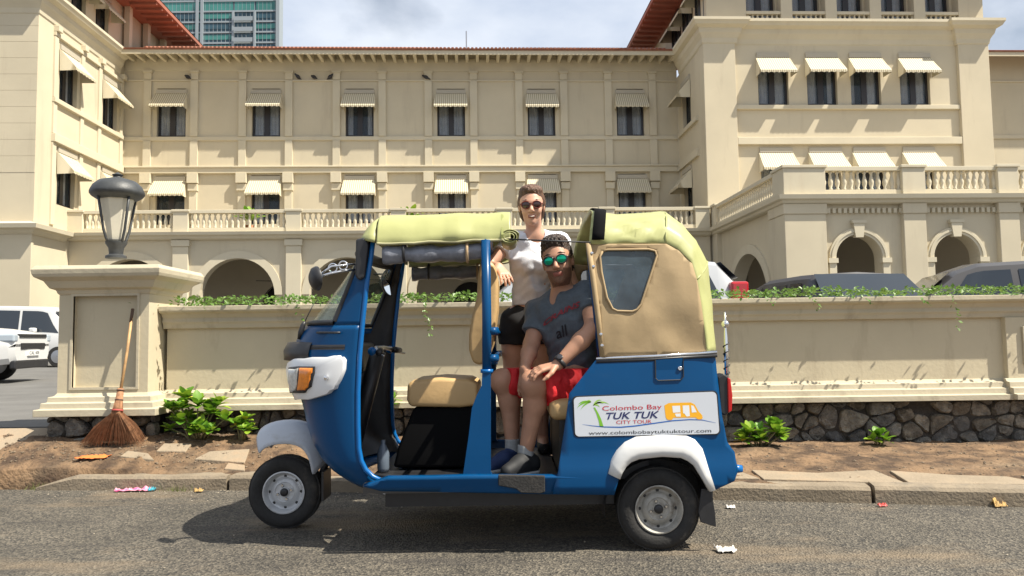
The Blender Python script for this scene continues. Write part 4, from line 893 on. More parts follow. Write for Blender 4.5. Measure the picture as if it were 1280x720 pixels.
# wiper, mirrors
w0 = cow(N2(404, 400, YC-.3)[1]-.01, -.75, .012)
for pts in (((396, 391), (404, 381), (414, 372), (425, 363.5)), ((395, 395), (402, 386), (418, 374), (424, 368))):
    q = [on_cowl(*p) for p in pts]; MB().tube([cow(z, t, .016+.004*i) for i, (t, z) in enumerate(q)], .0055, 6).build('wiper', BLACKP, tuk, smooth=True)
def mirror(c, r, nrm, nm='mirror', sx=1., face=None):
    mt = Vector(nrm).to_track_quat('Z', 'Y').to_matrix().to_4x4()
    m = MB().lathe([(r*.55, -.035), (r*.9, -.022), (r, -.006), (r, 0)], 24).build(nm, BLACKP, tuk, smooth=True, sm_angle=.8)
    g = MB().lathe([(r*.93, 0), (r*.93, .002), (r*.5, .002)], 24).build('mirror_glass', mat('mirror_glass', (.85, .88, .9), .02, metal=1), m, smooth=False)
    m.matrix_local = Matrix.Translation(Vector(c)+Vector(tuk['_off'])) @ mt @ Matrix.Diagonal((sx, 1, 1, 1)); return m
MA = YC-.62
mc = NP(397, 348, MA); mirror(mc, .062, (.75, .55, .1))
arm = [NP(446, 337, YC-BW+.02), NP(432, 338, MA+.05), NP(412, 342, MA), NP(398, 346, MA-.01)]
MB().tube(arm, .006, 6).build('mirror_arm', CHROME, tuk, smooth=True)
MB().tube([NP(446, 330, YC-BW+.02), NP(433, 331, MA+.05), NP(414, 333, MA), NP(399, 344, MA-.01)], .005, 6).build('mirror_arm', CHROME, tuk, smooth=True)
for px, py in ((429, 332), (416, 335)):
    c = NP(px, py, MA+.03); MB().tube([(c[0]+.022*math.cos(a), c[1], c[2]+.022*math.sin(a)) for a in np.linspace(0, 2*math.pi, 15)], .004, 6, False).build('arm_ring', CHROME, tuk, smooth=True)
far = NP(488, 353, 2*YC-MA-.1); mirror(far, .09, (.86, -.5, .05), sx=.9)
MB().tube([far, (far[0]-.10, far[1]-.06, far[2]+.05), (edge[1][0], 2*YC-edge[1][1], edge[1][2])], .006, 6).build('mirror_arm', BLACKP, tuk, smooth=True)
# slim black horn / stalk on the cowl
a_, b_, c2 = NP(392, 380, YC-.36), NP(381, 402, YC-.36), NP(373.5, 424, YC-.36)
MB().tube([a_, b_], .003, 6).tube([b_, NP(379, 406, YC-.36), NP(376, 416, YC-.36), c2], [.008, .014, .016, .008], 8).build('side_marker_stalk', BLACKP, tuk, smooth=True)
# dark speaker box by the front pillar top
sp_ = [N2(*p, Y=YC-BW-.02) for p in ((445, 299), (456, 297), (461, 305), (456, 347), (449, 351), (444, 345))]
MB().prism(sp_, YC-BW-.03, YC-BW+.06).build('speaker_box', BLACKP, tuk, bevel=.01)
# ---- front canopy
def hoodsec(x, yh, ze, zt):
    hh = zt-ze; half = [(yh, ze), (yh+.002, ze+.12*hh), (yh-.012, ze+.3*hh), (yh-.034, ze+.55*hh), (yh-.07, ze+.8*hh), (yh-.115, ze+.95*hh), (yh-.22, zt), (yh-.35, zt+.010), (yh*.2, zt+.016)]
    return [(x, YC-y, z) for y, z in half]+[(x, YC, zt+.017)]+[(x, YC+y, z) for y, z in half[::-1]]
XF = lambda px: N2(px, 290, YN+.05)[0]
def zed(px, py): return N2(px, py, YN+.03)[1]
def zcr(px, py): return N2(px, py, YN+.25)[1]
HWD = WD-.03
rows = [hoodsec(XF(449), HWD-.07, zed(452, 296), zed(452, 293)), hoodsec(XF(453), HWD-.05, zed(455, 298), zcr(457, 288)), hoodsec(XF(461), HWD-.02, zed(461, 301), zcr(463, 280)), hoodsec(XF(469.5), HWD-.01, zed(470, 303), zcr(472, 275)), hoodsec(XF(471.5), HWD, zed(471, 304), zcr(473, 273.5)), hoodsec(XF(480), HWD, zed(480, 304), zcr(480, 272.8))]
for px in np.linspace(500, 628, 8): rows.append(hoodsec(XF(px), HWD+.004*math.sin(px*.2), zed(px, 305-7*(px-480)/150)+.004*math.sin(px*.13), zcr(px, 272.2-3.8*(px-480)/150)))
rows += [hoodsec(XF(638), HWD-.004, zed(638, 296), zcr(640, 269.5))]
main = np.array(rows[4:]); fine = []
for i in range(len(main)-1):
    for u in np.linspace(0, 1, 5, endpoint=False): fine.append(main[i]*(1-u)+main[i+1]*u)
fine.append(main[-1]); q2 = []
for r in fine:
    q = []
    for k in range(len(r)-1):
        for u in (0, .5): q.append(r[k]*(1-u)+r[k+1]*u)
    q.append(r[-1]); q2.append([(p[0], p[1]+(1 if p[1] > YC else -1)*w, p[2]+w*.7) for p in q for w in [.011*mnoise.noise(Vector((p[0]*5, abs(p[1]-YC)*9+p[2]*16, 7)))+.005*math.sin(p[0]*26+p[2]*38)*mnoise.noise(Vector((p[0]*3, 1, p[2]*5)))]])
MB().grid(q2).build('front_canopy', HOOD, tuk, smooth=True, solid=.008); MB().grid(rows[:4]).build('front_visor', HOOD, tuk, smooth=True, solid=.006)
for px in (628,):
    MB().grid([[(p[0]+dx, YC+(p[1]-YC)*1.006, p[2]+.004) for p in hoodsec(XF(px), HWD, zed(px, 299), zcr(px, 268.4))] for dx in (-.006, .006)]).build('canopy_seam', mat('seam_dark', (.25, .27, .08), .6), tuk)
hem = [tuple(r[0]) for r in q2]
tubeboth(hem, .008, 'canopy_hem', mat('hem_tan', (.42, .40, .22), .6), 6)
# rolled end flap: spiral of vinyl at the back of the front canopy
cx, cz = XF(634), N2(636, 299, YN+.05)[1]
rows = []
for a in np.linspace(0, 4.6*math.pi, 60):
    r = .016+.0019*a; rows.append([(cx+.012+r*1.15*math.cos(-a+2.2), y, cz+.012+r*.85*math.sin(-a+2.2)) for y in np.linspace(YN+.03, YN+.36, 3)])
MB().grid(rows).build('canopy_roll', HOOD, tuk, smooth=True, solid=.004)
# rolled clear curtains under the canopy, tied with straps
def roll(y, s):
    r0 = N2(478, 318, YN+.06); r1 = N2(608, 312, YN+.06); rows = []
    for t in np.linspace(0, 1, 30):
        x = r0[0]+(r1[0]-r0[0])*t; z = r0[1]+(r1[1]-r0[1])*t-.008*math.sin(t*3.1); ra = .043*(1+.10*math.sin(t*19+s)+.06*math.sin(t*43)); rows.append([(x, y+ra*.9*math.cos(a), z+ra*math.sin(a)*(1+.1*math.sin(3*a+t*8))) for a in np.linspace(0, 2*math.pi, 17)[:-1]])
    mb = MB(); mb.grid(rows, True); n = 16; mb.f += [tuple(range(n)), tuple(range(29*n, 30*n))]; o = mb.build('rolled_curtain', GREYV, tuk, smooth=True)
    for px, m in ((505, BLACKP), (584, mat('tie_tan', (.40, .28, .16), .8))):
        q = N2(px, 315, YN+.06); MB().tube([(q[0], y+.047*math.cos(a), q[1]+.05*math.sin(a)) for a in np.linspace(0, 2*math.pi, 15)], .008, 6, False).build('strap', m, o, smooth=True)
roll(YN+.08, 0); roll(2*YC-YN-.06, 2)
# thin cable from canopy to hood
tubeboth([NP(637, 299, YN+.03), NP(690, 301, YN+.03), NP(738, 303, YN+.03)], .004, 'guy_cable', BLACKP, 6)
# ---- rear hood
A = [(737, 304), (770, 303.5), (800, 303), (834, 303), (850, 311), (866, 328), (871, 350), (878, 400), (884, 441)]
B = [(740, 266.5), (770, 269.5), (800, 269.5), (832, 267), (852, 282), (869, 301), (884, 328), (889, 380), (894, 441)]
def ysd(z): return YN+.035+.05*sm(1.2, 1.6, z)
rows = []; mids = []
for i, (a, b) in enumerate(zip(A, B)):
    za = N2(*a, Y=YN+.04); a3 = np.array((za[0], ysd(za[1]), za[1])); b3 = np.array(NP(*b, Y=YN+.24)); top = b3+np.array([0.0, .25, .035 if i < 5 else .01]); top[1] = YC
    row = []
    m3 = a3*.45+b3*.55; out = np.array([0, -.035, .03]) if i < 6 else np.array([.01, -.02, 0])
    c1 = m3+out
    for t in np.linspace(0, 1, 9): row.append(tuple((1-t)**2*a3+2*t*(1-t)*(c1*1.0+ (c1-(a3+b3)/2)*.6)+t*t*b3))
    for t in np.linspace(.25, 1, 4): row.append(tuple(b3*(1-t)+top*t+np.array([0, 0, .02*math.sin(t*math.pi)*(i < 5)])))
    full = row+[mir(p) for p in row[:-1]][::-1]; rows.append(full); mids.append(row)
def densify(rows, k=4):
    R = np.array(rows); out = []
    for i in range(len(R)-1):
        p0, p1, p2, p3 = R[max(i-1, 0)], R[i], R[i+1], R[min(i+2, len(R)-1)]
        for u in np.linspace(0, 1, k, endpoint=False): out.append((p1*(1-u)+p2*u) + .0*p0 if i in (3,) else .5*((2*p1)+(-p0+p2)*u*.6+(2*p0-5*p1+4*p2-p3)*u*u*.0+(-p0+p2)*0) if False else p1*(1-u)+p2*u)
    out.append(R[-1]); return out
dr_ = densify(rows, 6); wr = []
for i, r in enumerate(dr_):
    q = []
    for k, p in enumerate(r):
        s = k/(len(r)-1); edge_ = min(s, 1-s); w = .014*mnoise.noise(Vector((p[0]*7+p[2]*9, edge_*18, 2)))+.013*math.sin(p[0]*40+edge_*70)*math.exp(-((edge_-.08)/.07)**2)*(p[0] < .75)
        q.append((p[0], p[1]-w*(1 if p[1] < YC else -1), p[2]+w*.8))
    wr.append(q)
MB().grid(wr).build('rear_canopy', HOOD, tuk, smooth=True, solid=.008)
seam = [tuple(np.array(p)+np.array([0, -.003, .002])) for p in rows[3][:12]]
for i in (3, 6): tubeboth([tuple(np.array(p)+np.array([.0, -.001, .003])) for p in rows[i][:13]], .006, 'canopy_piping', HOOD, 6)
# black strap across the hood
f = (N2(747, 290)[0]-rows[0][0][0])/(rows[1][0][0]-rows[0][0][0])
def strapline(px): ff = (N2(px, 290)[0]-rows[0][0][0])/(rows[1][0][0]-rows[0][0][0]); return [tuple(np.array(p)*(1-ff)+np.array(q)*ff) for p, q in zip(rows[0], rows[1])]
s0, s1 = strapline(741), strapline(757)
MB().grid([[(p[0], YC+(p[1]-YC)*1.035, p[2]+.020) for p in s0], [(p[0], YC+(p[1]-YC)*1.035, p[2]+.020) for p in s1]]).build('canopy_strap', BLACKC, tuk, smooth=True, solid=.005)
# tan side curtain with plastic window
tp = [(736, 303.5), (770, 304), (834, 304), (850, 312), (866, 329), (871, 350), (878, 400), (884, 441), (820, 444), (753, 447), (746, 380)]
hole = [(754, 313.5), (760, 311.5), (812, 311), (820, 313), (822, 319), (818, 331), (801, 380), (796, 387), (790, 389.5), (771, 389), (765, 386), (758, 372), (752, 340), (750.5, 320)]
yc_ = lambda x, z: ysd(z)+.012*mnoise.noise(Vector((x*6, z*6, 0)))+.005*mnoise.noise(Vector((x*16, z*9, 3)))
me = cut_panel([N2(*p, Y=YN+.05) for p in tp], yc_, .03, [N2(*p, Y=YN+.05) for p in hole]); me.polygons.foreach_set('use_smooth', [True]*len(me.polygons)); both(me, 'side_curtain', TAN, solid=.006)
WINP = mat('plastic_window', (.055, .08, .10), .10, .4, 5, .3, 5, alpha=.72, spec=.7)
me = cut_panel([N2(*p, Y=YN+.05) for p in hole], lambda x, z: ysd(z)+.006+.004*mnoise.noise(Vector((x*9, z*9, 1))), .03); me.polygons.foreach_set('use_smooth', [True]*len(me.polygons)); both(me, 'curtain_window', WINP)
hp = [(x, ysd(z)-.004, z) for x, z in [N2(*p, Y=YN+.05) for p in hole]]; tubeboth(hp+hp[:1], .006, 'window_binding', TAN, 6)
tubeboth([(x, ysd(z)-.003, z) for x, z in [N2(*p, Y=YN+.05) for p in ((736, 303), (741, 345), (747, 395), (752.5, 446))]], .014, 'curtain_edge', TAN, 8)
for py in (316, 333, 418, 432): 
    q = N2(739+(py-303)*.1, py, YN+.04); MB().lathe([(.008, 0), (.008, -.008), (.003, -.01)], 10, (q[0], ysd(q[1])-.012, q[1]), 'y').build('curtain_stud', CHROME, tuk)
tubeboth([(N2(738, 303)[0], ysd(1.5)+.02, N2(738, 303)[1]), (N2(752, 446)[0], YN+.06, N2(752, 446)[1])], .014, 'hood_post', BLUE, 8)
# ---- seats
def pad(poly, y0, y1, nm, m, bev=.03, sub=0):
    o = MB().prism(poly, y0, y1).build(nm, m, tuk, bevel=bev, seg=4, smooth=True); return o
sy0 = YC-.25
pad([N2(*p, Y=sy0) for p in ((509, 480), (516, 475.5), (550, 472.5), (585, 474.5), (597, 480), (597, 507), (575, 509.5), (512, 508.5), (508, 500))], sy0, YC+.25, 'driver_seat', SEATT, .022)
pad([N2(*p, Y=sy0+.03) for p in ((517, 509), (598, 508), (590, 585), (491, 585), (497, 560))], sy0+.03, YC+.22, 'seat_base', BLACKC, .02)
by0 = YC-.24
pad([N2(*p, Y=by0) for p in ((600, 328), (611, 325), (619, 331), (622.5, 348), (622, 385), (616, 430), (608, 452), (600, 457), (591, 453), (586, 438), (586, 418), (590, 395), (596, 370), (597, 345))], by0, YC+.26, 'driver_backrest', SEATT, .03)
bz = N2(690, 497, YN+.2)[1]; bx0 = N2(686, 500, YN+.18)[0]
MB().box(bx0, bx0+.48, YN+.10, 2*YC-YN-.10, bz-.11, bz).build('passenger_seat', SEATT, tuk, bevel=.04, seg=4, smooth=True)
MB().box(bx0+.05, bx0+.5, YN+.12, 2*YC-YN-.12, .34, bz-.11).build('passenger_seat_base', BLACKP, tuk)
MB().box(bx0+.46, bx0+.58, YN+.12, 2*YC-YN-.12, bz+.02, bz+.45).build('passenger_backrest', SEATT, tuk, bevel=.04, seg=4, smooth=True)
# ---- tail light, hinge, chrome aerial
TLR = mat('tail_red', (.45, .01, .01), .2, coat=.5)
tl = [N2(*p) for p in ((899, 472), (907, 467), (913, 471), (915.5, 495), (915, 515), (909, 521), (902, 517))]
t = MB().prism(tl, YN+.03, YN+.13).build('tail_lamp', BLACKP, tuk, bevel=.008)
MB().prism([N2(*p) for p in ((911, 472), (915, 474), (917.5, 495), (916.5, 514), (912, 517))], YN+.022, YN+.135).build('tail_lens', TLR, t, bevel=.004)
MB().prism([(x, z) for x, z in tl], 2*YC-YN-.13, 2*YC-YN-.03).build('tail_lamp', BLACKP, tuk, bevel=.008)
MB().lathe([(.018, -.02), (.022, 0), (.018, .03)], 12, NP(920, 586, YN+.05), 'x').build('tow_hinge', BLUE2, tuk, smooth=True)
ya = YN+.22
za = [N2(910, py, ya) for py in (512, 440, 421, 411, 405, 390)]
MB().lathe([(.012, za[0][1]), (.012, za[1][1]), (.010, za[2][1]), (.006, za[3][1]), (.005, za[5][1])], 10, (za[0][0], ya, 0)).build('chrome_pole', CHROME, tuk, smooth=True)
MB().lathe([(.004, -.022), (.017, -.012), (.021, 0), (.017, .012), (.004, .022)], 14, (za[0][0], ya, N2(910, 405, ya)[1])).build('pole_ball', CHROME, tuk, smooth=True)
MB().tube([(za[0][0]+.0145*math.cos(a*9), ya+.0145*math.sin(a*9), za[0][1]+(za[1][1]-za[0][1]+.05)*a/6.3) for a in np.linspace(0, 6.3, 120)], .003, 5).build('pole_spiral', BLACKP, tuk, smooth=True)
MB().tube([(za[0][0], ya, za[0][1]+.05), (N2(902, 508, ya)[0]-.02, ya, za[0][1]+.05)], .01, 6).build('pole_bracket', STEEL, tuk)
# ---- tour sign with its print
def rrect(x0, x1, z0, z1, r, n=5):
    out = []
    for cx, cz, a0 in ((x1-r, z1-r, 0), (x0+r, z1-r, 90), (x0+r, z0+r, 180), (x1-r, z0+r, 270)):
        for k in range(n+1): a = math.radians(a0+90*k/n); out.append((cx+r*math.cos(a), cz+r*math.sin(a)))
    return out
SY = YN-.004
sA, sB, sC, sD = N2(717, 496.5, SY), N2(895, 489.5, SY), N2(899, 542, SY), N2(719, 545.5, SY)
def SU(u, v): # u across 0..1, v up 0..1 -> x,z on sign
    bt = np.array(sD)*(1-u)+np.array(sC)*u; tp_ = np.array(sA)*(1-u)+np.array(sB)*u; q = bt*(1-v)+tp_*v; return (float(q[0]), float(q[1]))
SIGNW = mat('sign_white', (.58, .61, .66), .35)
def sgn(pts, y0, y1, nm, m, par): return MB().prism([SU(*p) for p in pts], y0, y1).build(nm, m, par)
def srect(mu, mv, r): return [(u, v) for u, v in rrect(mu, 1-mu, mv*1, 1-mv, r)]
sb = [(u/3.4, v) for u, v in rrect(0, 3.4, 0, 1, .10)]
sign = sgn(sb, SY-.006, SY+.012, 'tour_sign', SIGNW, tuk)
sgn([((u-.5)*1.018+.5, (v-.5)*1.05+.5) for u, v in sb], SY-.003, SY+.012, 'sign_border', BLACKP, sign)
SGNY = SY-.0066
PR = {k: mat('print_'+k, c, .4) for k, c in dict(red=(.50, .02, .035), navy=(.022, .028, .11), green=(.18, .44, .03), lime=(.30, .52, .08), blue=(.02, .12, .42), black=(.02, .02, .02), orange=(.85, .42, .02), white=(.76, .78, .8)).items()}
def flat(pts, nm, m, par=None, y=SGNY): n = len(pts); return MB().add([(x, y, z) for x, z in pts], [tuple(range(n))]).build(nm, m, par or sign, fix=False)
def text(body, u, v, size, m, width=None, shear=0., nm='lettering', parent=None, bold=0., mtx=None, y=SGNY-.0004):
    cu = bpy.data.curves.new('t', 'FONT'); cu.body = body; cu.size = 1; cu.align_x = 'LEFT'; cu.shear = shear; cu.offset = bold; cu.resolution_u = 3; cu.fill_mode = 'BOTH'
    to = bpy.data.objects.new('t', cu); COL.objects.link(to); bpy.context.view_layer.update()
    me = bpy.data.meshes.new_from_object(to.evaluated_get(bpy.context.evaluated_depsgraph_get())); bpy.data.objects.remove(to)
    co = np.zeros(len(me.vertices)*3); me.vertices.foreach_get('co', co); co = co.reshape(-1, 3); x0, x1 = co[:, 0].min(), co[:, 0].max()
    if mtx: out = np.array([mtx((c[0]-x0)/(x1-x0), c[1]) for c in co])
    else:
        out = []
        for c in co: q = SU(u+(c[0]-x0)/(x1-x0)*width, v+c[1]*size); out.append((q[0], y, q[1]))
        out = np.array(out)
    me.vertices.foreach_set('co', out.ravel()); me.update(); return link(nm, me, m, parent or sign)
S8 = lambda zx, zy: ((zx-102)/1100., 1-(zy-(72-.018*(zx-102)))/318.)
text('Colombo Bay', *S8(318, 184), .165, PR['red'], .415)
text('TUK TUK', *S8(345, 253), .235, PR['navy'], .37, shear=.28, bold=.018)
text('CITY TOUR', *S8(420, 291), .125, PR['red'], .245)
text('www.colombobaytuktuktour.com', *S8(205, 376), .128, PR['black'], .85)
# palm: trunk and fronds
tk = [S8(*p) for p in ((250, 158), (262, 156), (285, 200), (305, 250), (321, 312), (292, 312), (285, 262), (270, 205))]; flat([SU(*p) for p in tk], 'palm_trunk_print', PR['green'])
for tip, bend in (((122, 168), (150, 105)), ((132, 132), (170, 90)), ((150, 178), (175, 120)), ((205, 100), (225, 92)), ((318, 100), (275, 86)), ((330, 130), (290, 96)), ((300, 160), (285, 118)), ((375, 135), (310, 88))):
    b0 = (248, 140) if tip[0] > 230 else (235, 112); pts = []
    for t in np.linspace(0, 1, 9): pts.append(tuple((1-t)**2*np.array(b0)+2*t*(1-t)*np.array(bend)+t*t*np.array(tip)))
    wv = [9*math.sin(math.pi*min(1, t*.9+.1)) for t in np.linspace(0, 1, 9)]; poly = [(p[0], p[1]-w*.4) for p, w in zip(pts, wv)]+[(p[0], p[1]+w) for p, w in zip(pts[::-1], wv[::-1])]
    flat([SU(*S8(*p)) for p in poly], 'palm_frond_print', PR['lime'] if tip[0] > 200 else PR['green'])
cv = [(160, 292), (230, 304), (330, 315), (450, 318), (560, 309), (700, 290), (850, 270), (980, 262), (1080, 266), (1180, 288)]
wv = [1, 3, 5, 6, 6, 5.5, 5, 4.5, 3.5, 1]; poly = [(p[0], p[1]-w) for p, w in zip(cv, wv)]+[(p[0], p[1]+w*.6) for p, w in zip(cv[::-1], wv[::-1])]; flat([SU(*S8(*p)) for p in poly], 'wave_print', PR['blue'])
# small orange three-wheeler drawing
car = [(795, 150), (830, 132), (1000, 130), (1030, 148), (1055, 200), (1082, 232), (1075, 250), (1020, 246), (870, 246), (800, 246), (797, 200)]
flat([SU(*S8(*p)) for p in car], 'rickshaw_print', PR['orange'])
for w in ([(855, 155), (915, 153), (915, 205), (858, 208)], [(935, 153), (985, 152), (985, 235), (960, 238), (945, 215), (935, 212)], [(1000, 152), (1018, 156), (1040, 205), (1002, 208)], [(872, 215), (915, 213), (915, 238), (880, 238)]): flat([SU(*S8(*p)) for p in w], 'rickshaw_window_print', PR['white'], y=SGNY-.0004)
for cx, cy in ((830, 248), (1057, 246)):
    flat([SU(*S8(cx+26*math.cos(a), cy+16*math.sin(a))) for a in np.linspace(0, 2*math.pi, 17)[:-1]], 'rickshaw_wheel_print', PR['orange'], y=SGNY-.0003)
# ------------------------------------------------------------------ people: smooth signed-distance bodies turned into one continuous mesh
def cone(a, b, ra, rb, k=.03, cut=None): return ('c', np.array(a, float), np.array(b, float), ra, rb, k, cut)
def ell(c, r, k=.03, B=None, cut=None): return ('e', np.array(c, float), np.array(r, float), np.eye(3) if B is None else np.array(B), k, cut)
def bounds(prims):
    lo = np.full(3, 9e9); hi = -lo
    for p in prims:
        if p[0] == 'c': q = np.array([p[1]-p[3], p[1]+p[3], p[2]-p[4], p[2]+p[4]])
        else: m = max(p[2]); q = np.array([p[1]-m, p[1]+m])
        lo = np.minimum(lo, q.min(0)); hi = np.maximum(hi, q.max(0))
    return lo, hi
def sdf(prims, h, subtract=(), planes=(), disp=None, pad=.02):
    lo, hi = bounds(prims); lo -= pad; hi += pad; n = np.ceil((hi-lo)/h).astype(int)+1
    ax = [lo[i]+h*np.arange(n[i]) for i in range(3)]; Fd = np.full(n, .08, np.float32)
    def ev(p, sl):
        X, Y, Z = np.meshgrid(ax[0][sl[0]], ax[1][sl[1]], ax[2][sl[2]], indexing='ij', sparse=True)
        if p[0] == 'c':
            a, b, ra, rb = p[1:5]; ba = b-a; L2 = max(ba @ ba, 1e-9); t = np.clip(((X-a[0])*ba[0]+(Y-a[1])*ba[1]+(Z-a[2])*ba[2])/L2, 0, 1)
            d = np.sqrt((X-a[0]-ba[0]*t)**2+(Y-a[1]-ba[1]*t)**2+(Z-a[2]-ba[2]*t)**2)-(ra+(rb-ra)*t)
        else:
            c, r, B = p[1:4]; q = [(X-c[0])*B[i][0]+(Y-c[1])*B[i][1]+(Z-c[2])*B[i][2] for i in range(3)]
            k0 = np.sqrt(sum((q[i]/r[i])**2 for i in range(3))); k1 = np.sqrt(sum((q[i]/r[i]**2)**2 for i in range(3)))+1e-9; d = k0*(k0-1)/k1
        for cp, cn in (p[-1] or ()): d = np.maximum(d, (X-cp[0])*cn[0]+(Y-cp[1])*cn[1]+(Z-cp[2])*cn[2])
        return d
    def rngs(p, m):
        l, u = bounds([p]); return tuple(slice(max(0, int((l[i]-m-lo[i])/h)), min(n[i], int((u[i]+m-lo[i])/h)+2)) for i in range(3))
    for p in prims:
        sl = rngs(p, .05)
        if any(s.stop <= s.start for s in sl): continue
        d = ev(p, sl); k = p[-2]; f = Fd[sl]; hh = np.maximum(k-np.abs(f-d), 0)/k; Fd[sl] = np.minimum(f, d)-hh*hh*k*.25
    for p in subtract:
        sl = rngs(p, .05)
        if any(s.stop <= s.start for s in sl): continue
        Fd[sl] = np.maximum(Fd[sl], -ev(p, sl))
    X, Y, Z = np.meshgrid(*ax, indexing='ij', sparse=True)
    if disp: Fd += disp(X, Y, Z).astype(np.float32)
    for cp, cn in planes: Fd = np.maximum(Fd, (X-cp[0])*cn[0]+(Y-cp[1])*cn[1]+(Z-cp[2])*cn[2])
    return surface_nets(Fd, lo, h)
def surface_nets(Fd, lo, h):
    S = Fd < 0; nx, ny, nz = Fd.shape
    cs = [(i, j, k) for i in (0, 1) for j in (0, 1) for k in (0, 1)]
    sub = lambda A, c: A[c[0]:nx-1+c[0], c[1]:ny-1+c[1], c[2]:nz-1+c[2]]
    cnt = sum(sub(S, c).astype(np.int8) for c in cs); act = (cnt > 0) & (cnt < 8); idx = np.full(act.shape, -1, np.int64); ids = np.argwhere(act); idx[act] = np.arange(len(ids))
    P = np.zeros((len(ids), 3)); W = np.zeros(len(ids)); V = {c: sub(Fd, c)[act].astype(float) for c in cs}
    for a in cs:
        for ax in range(3):
            if a[ax] == 0:
                b = list(a); b[ax] = 1; b = tuple(b); fa, fb = V[a], V[b]; m = (fa < 0) != (fb < 0); t = np.where(m, fa/np.where(m, fa-fb, 1), 0)
                q = np.tile(np.array(a, float), (len(ids), 1)); q[:, ax] = t; P += q*m[:, None]; W += m
    P = (P/W[:, None]+ids)*h+lo; faces = []
    for ax in range(3):
        u, v = [(1, 2), (2, 0), (0, 1)][ax]; sa = [slice(None)]*3; sb = [slice(None)]*3; sa[ax] = slice(0, -1); sb[ax] = slice(1, None)
        for s in (u, v): sa[s] = slice(1, -1); sb[s] = slice(1, -1)
        A_, B_ = S[tuple(sa)], S[tuple(sb)]; e = np.argwhere(A_ != B_); fl = A_[tuple(e.T)]
        e = e.copy(); e[:, u] += 1; e[:, v] += 1; du = np.zeros(3, int); du[u] = 1; dv = np.zeros(3, int); dv[v] = 1
        q = np.stack([idx[tuple((e-du-dv).T)], idx[tuple((e-dv).T)], idx[tuple(e.T)], idx[tuple((e-du).T)]], 1); q[~fl] = q[~fl][:, ::-1]; faces.append(q)
    return P, np.concatenate(faces)
def sdf_obj(name, m, parent, res, smooth_it=1, matfn=None):
    P, Fc = res; me = bpy.data.meshes.new(name); me.from_pydata(P.tolist(), [], Fc.tolist()); me.update()
    if matfn is not None: mi = matfn(P[Fc].mean(1)).astype(np.int32)
    o = link(name, me, m, parent, smooth=True)
    if matfn is not None: me.polygons.foreach_set('material_index', mi)
    if smooth_it: md = o.modifiers.new('sm', 'SMOOTH'); md.factor = .5; md.iterations = smooth_it
    return o
def nrm(v): v = np.array(v, float); return v/np.linalg.norm(v)
def J(px, py, Y): return np.array(aY(px, py, Y))
def basis(f, u): f = nrm(f); r = nrm(np.cross(f, u)); u = np.cross(r, f); return r, f, u   # r = person's right-hand side
def head_prims(c, f, u, s=1., male=True):
    r, f, u = basis(f, u); B = np.array([r, f, u]); Pt = lambda x, y, z: c+(r*x+f*y+u*z)*s; E = lambda x, y, z, a, b, d, k=.02: ell(Pt(x, y, z), np.array([a, b, d])*s, k*s, B)
    jw = .058 if male else .050
    L = [E(0, -.008, .032, .073, .092, .086, .03), E(0, .018, -.055, jw, .068, .060, .035), E(0, .066, -.098, .020 if male else .015, .016, .016, .03), E(0, .028, .03, .064, .064, .07, .03),
         cone(Pt(0, .088, .014), Pt(0, .108, -.024), .0085*s, .0125*s, .012*s), E(.0, .098, -.03, .017, .012, .008, .01), E(0, .082, .028, .05, .014, .010, .02),
         E(.036, .062, -.03, .022, .022, .022, .03), E(-.036, .062, -.03, .022, .022, .022, .03), E(0, .086, -.058, .022, .010, .0055, .006), E(0, .084, -.067, .020, .010, .006, .006)]
    for sx in (-1, 1): L += [E(sx*.076, -.008, -.002, .008, .018, .029, .012), E(sx*.030, .076, .010, .013, .010, .009, .01)]
    return L
def hair_res(c, f, u, s, h, male=True):
    r, f, u = basis(f, u); B = np.array([r, f, u]); Pt = lambda x, y, z: c+(r*x+f*y+u*z)*s
    L = [ell(Pt(0, -.012, .045), np.array([.081, .101, .087])*s, .02, B)]
    if male: L += [ell(Pt(0, .025, .108), np.array([.066, .068, .038])*s, .03, B), ell(Pt(0, -.05, -.01), np.array([.075, .06, .07])*s, .03, B)]
    else: L += [ell(Pt(0, -.04, -.02), np.array([.082, .07, .09])*s, .03, B), ell(Pt(.0, -.095, .0), np.array([.04, .045, .05])*s, .03, B), ell(Pt(0, .015, .105), np.array([.070, .072, .036])*s, .03, B), ell(Pt(0, -.03, .03), np.array([.083, .075, .07])*s, .03, B)]
    n = nrm(-f*.80+u*.60); p0 = Pt(0, .085, .085 if male else .088)
    planes = [(p0, -n), (Pt(0, 0, -.075 if male else -.10), -u)]
    fr = 90 if male else 70
    disp = lambda X, Y, Z: (.0040 if male else .0022)*np.sin(X*fr*3+Z*(130 if male else 40))*np.sin(Y*fr*2.2+Z*90)+(.0035 if male else .0015)*np.sin(X*330+Y*190)*np.sin(Z*(260 if male else 90)+X*90)
    return sdf(L, h, planes=planes, disp=disp)
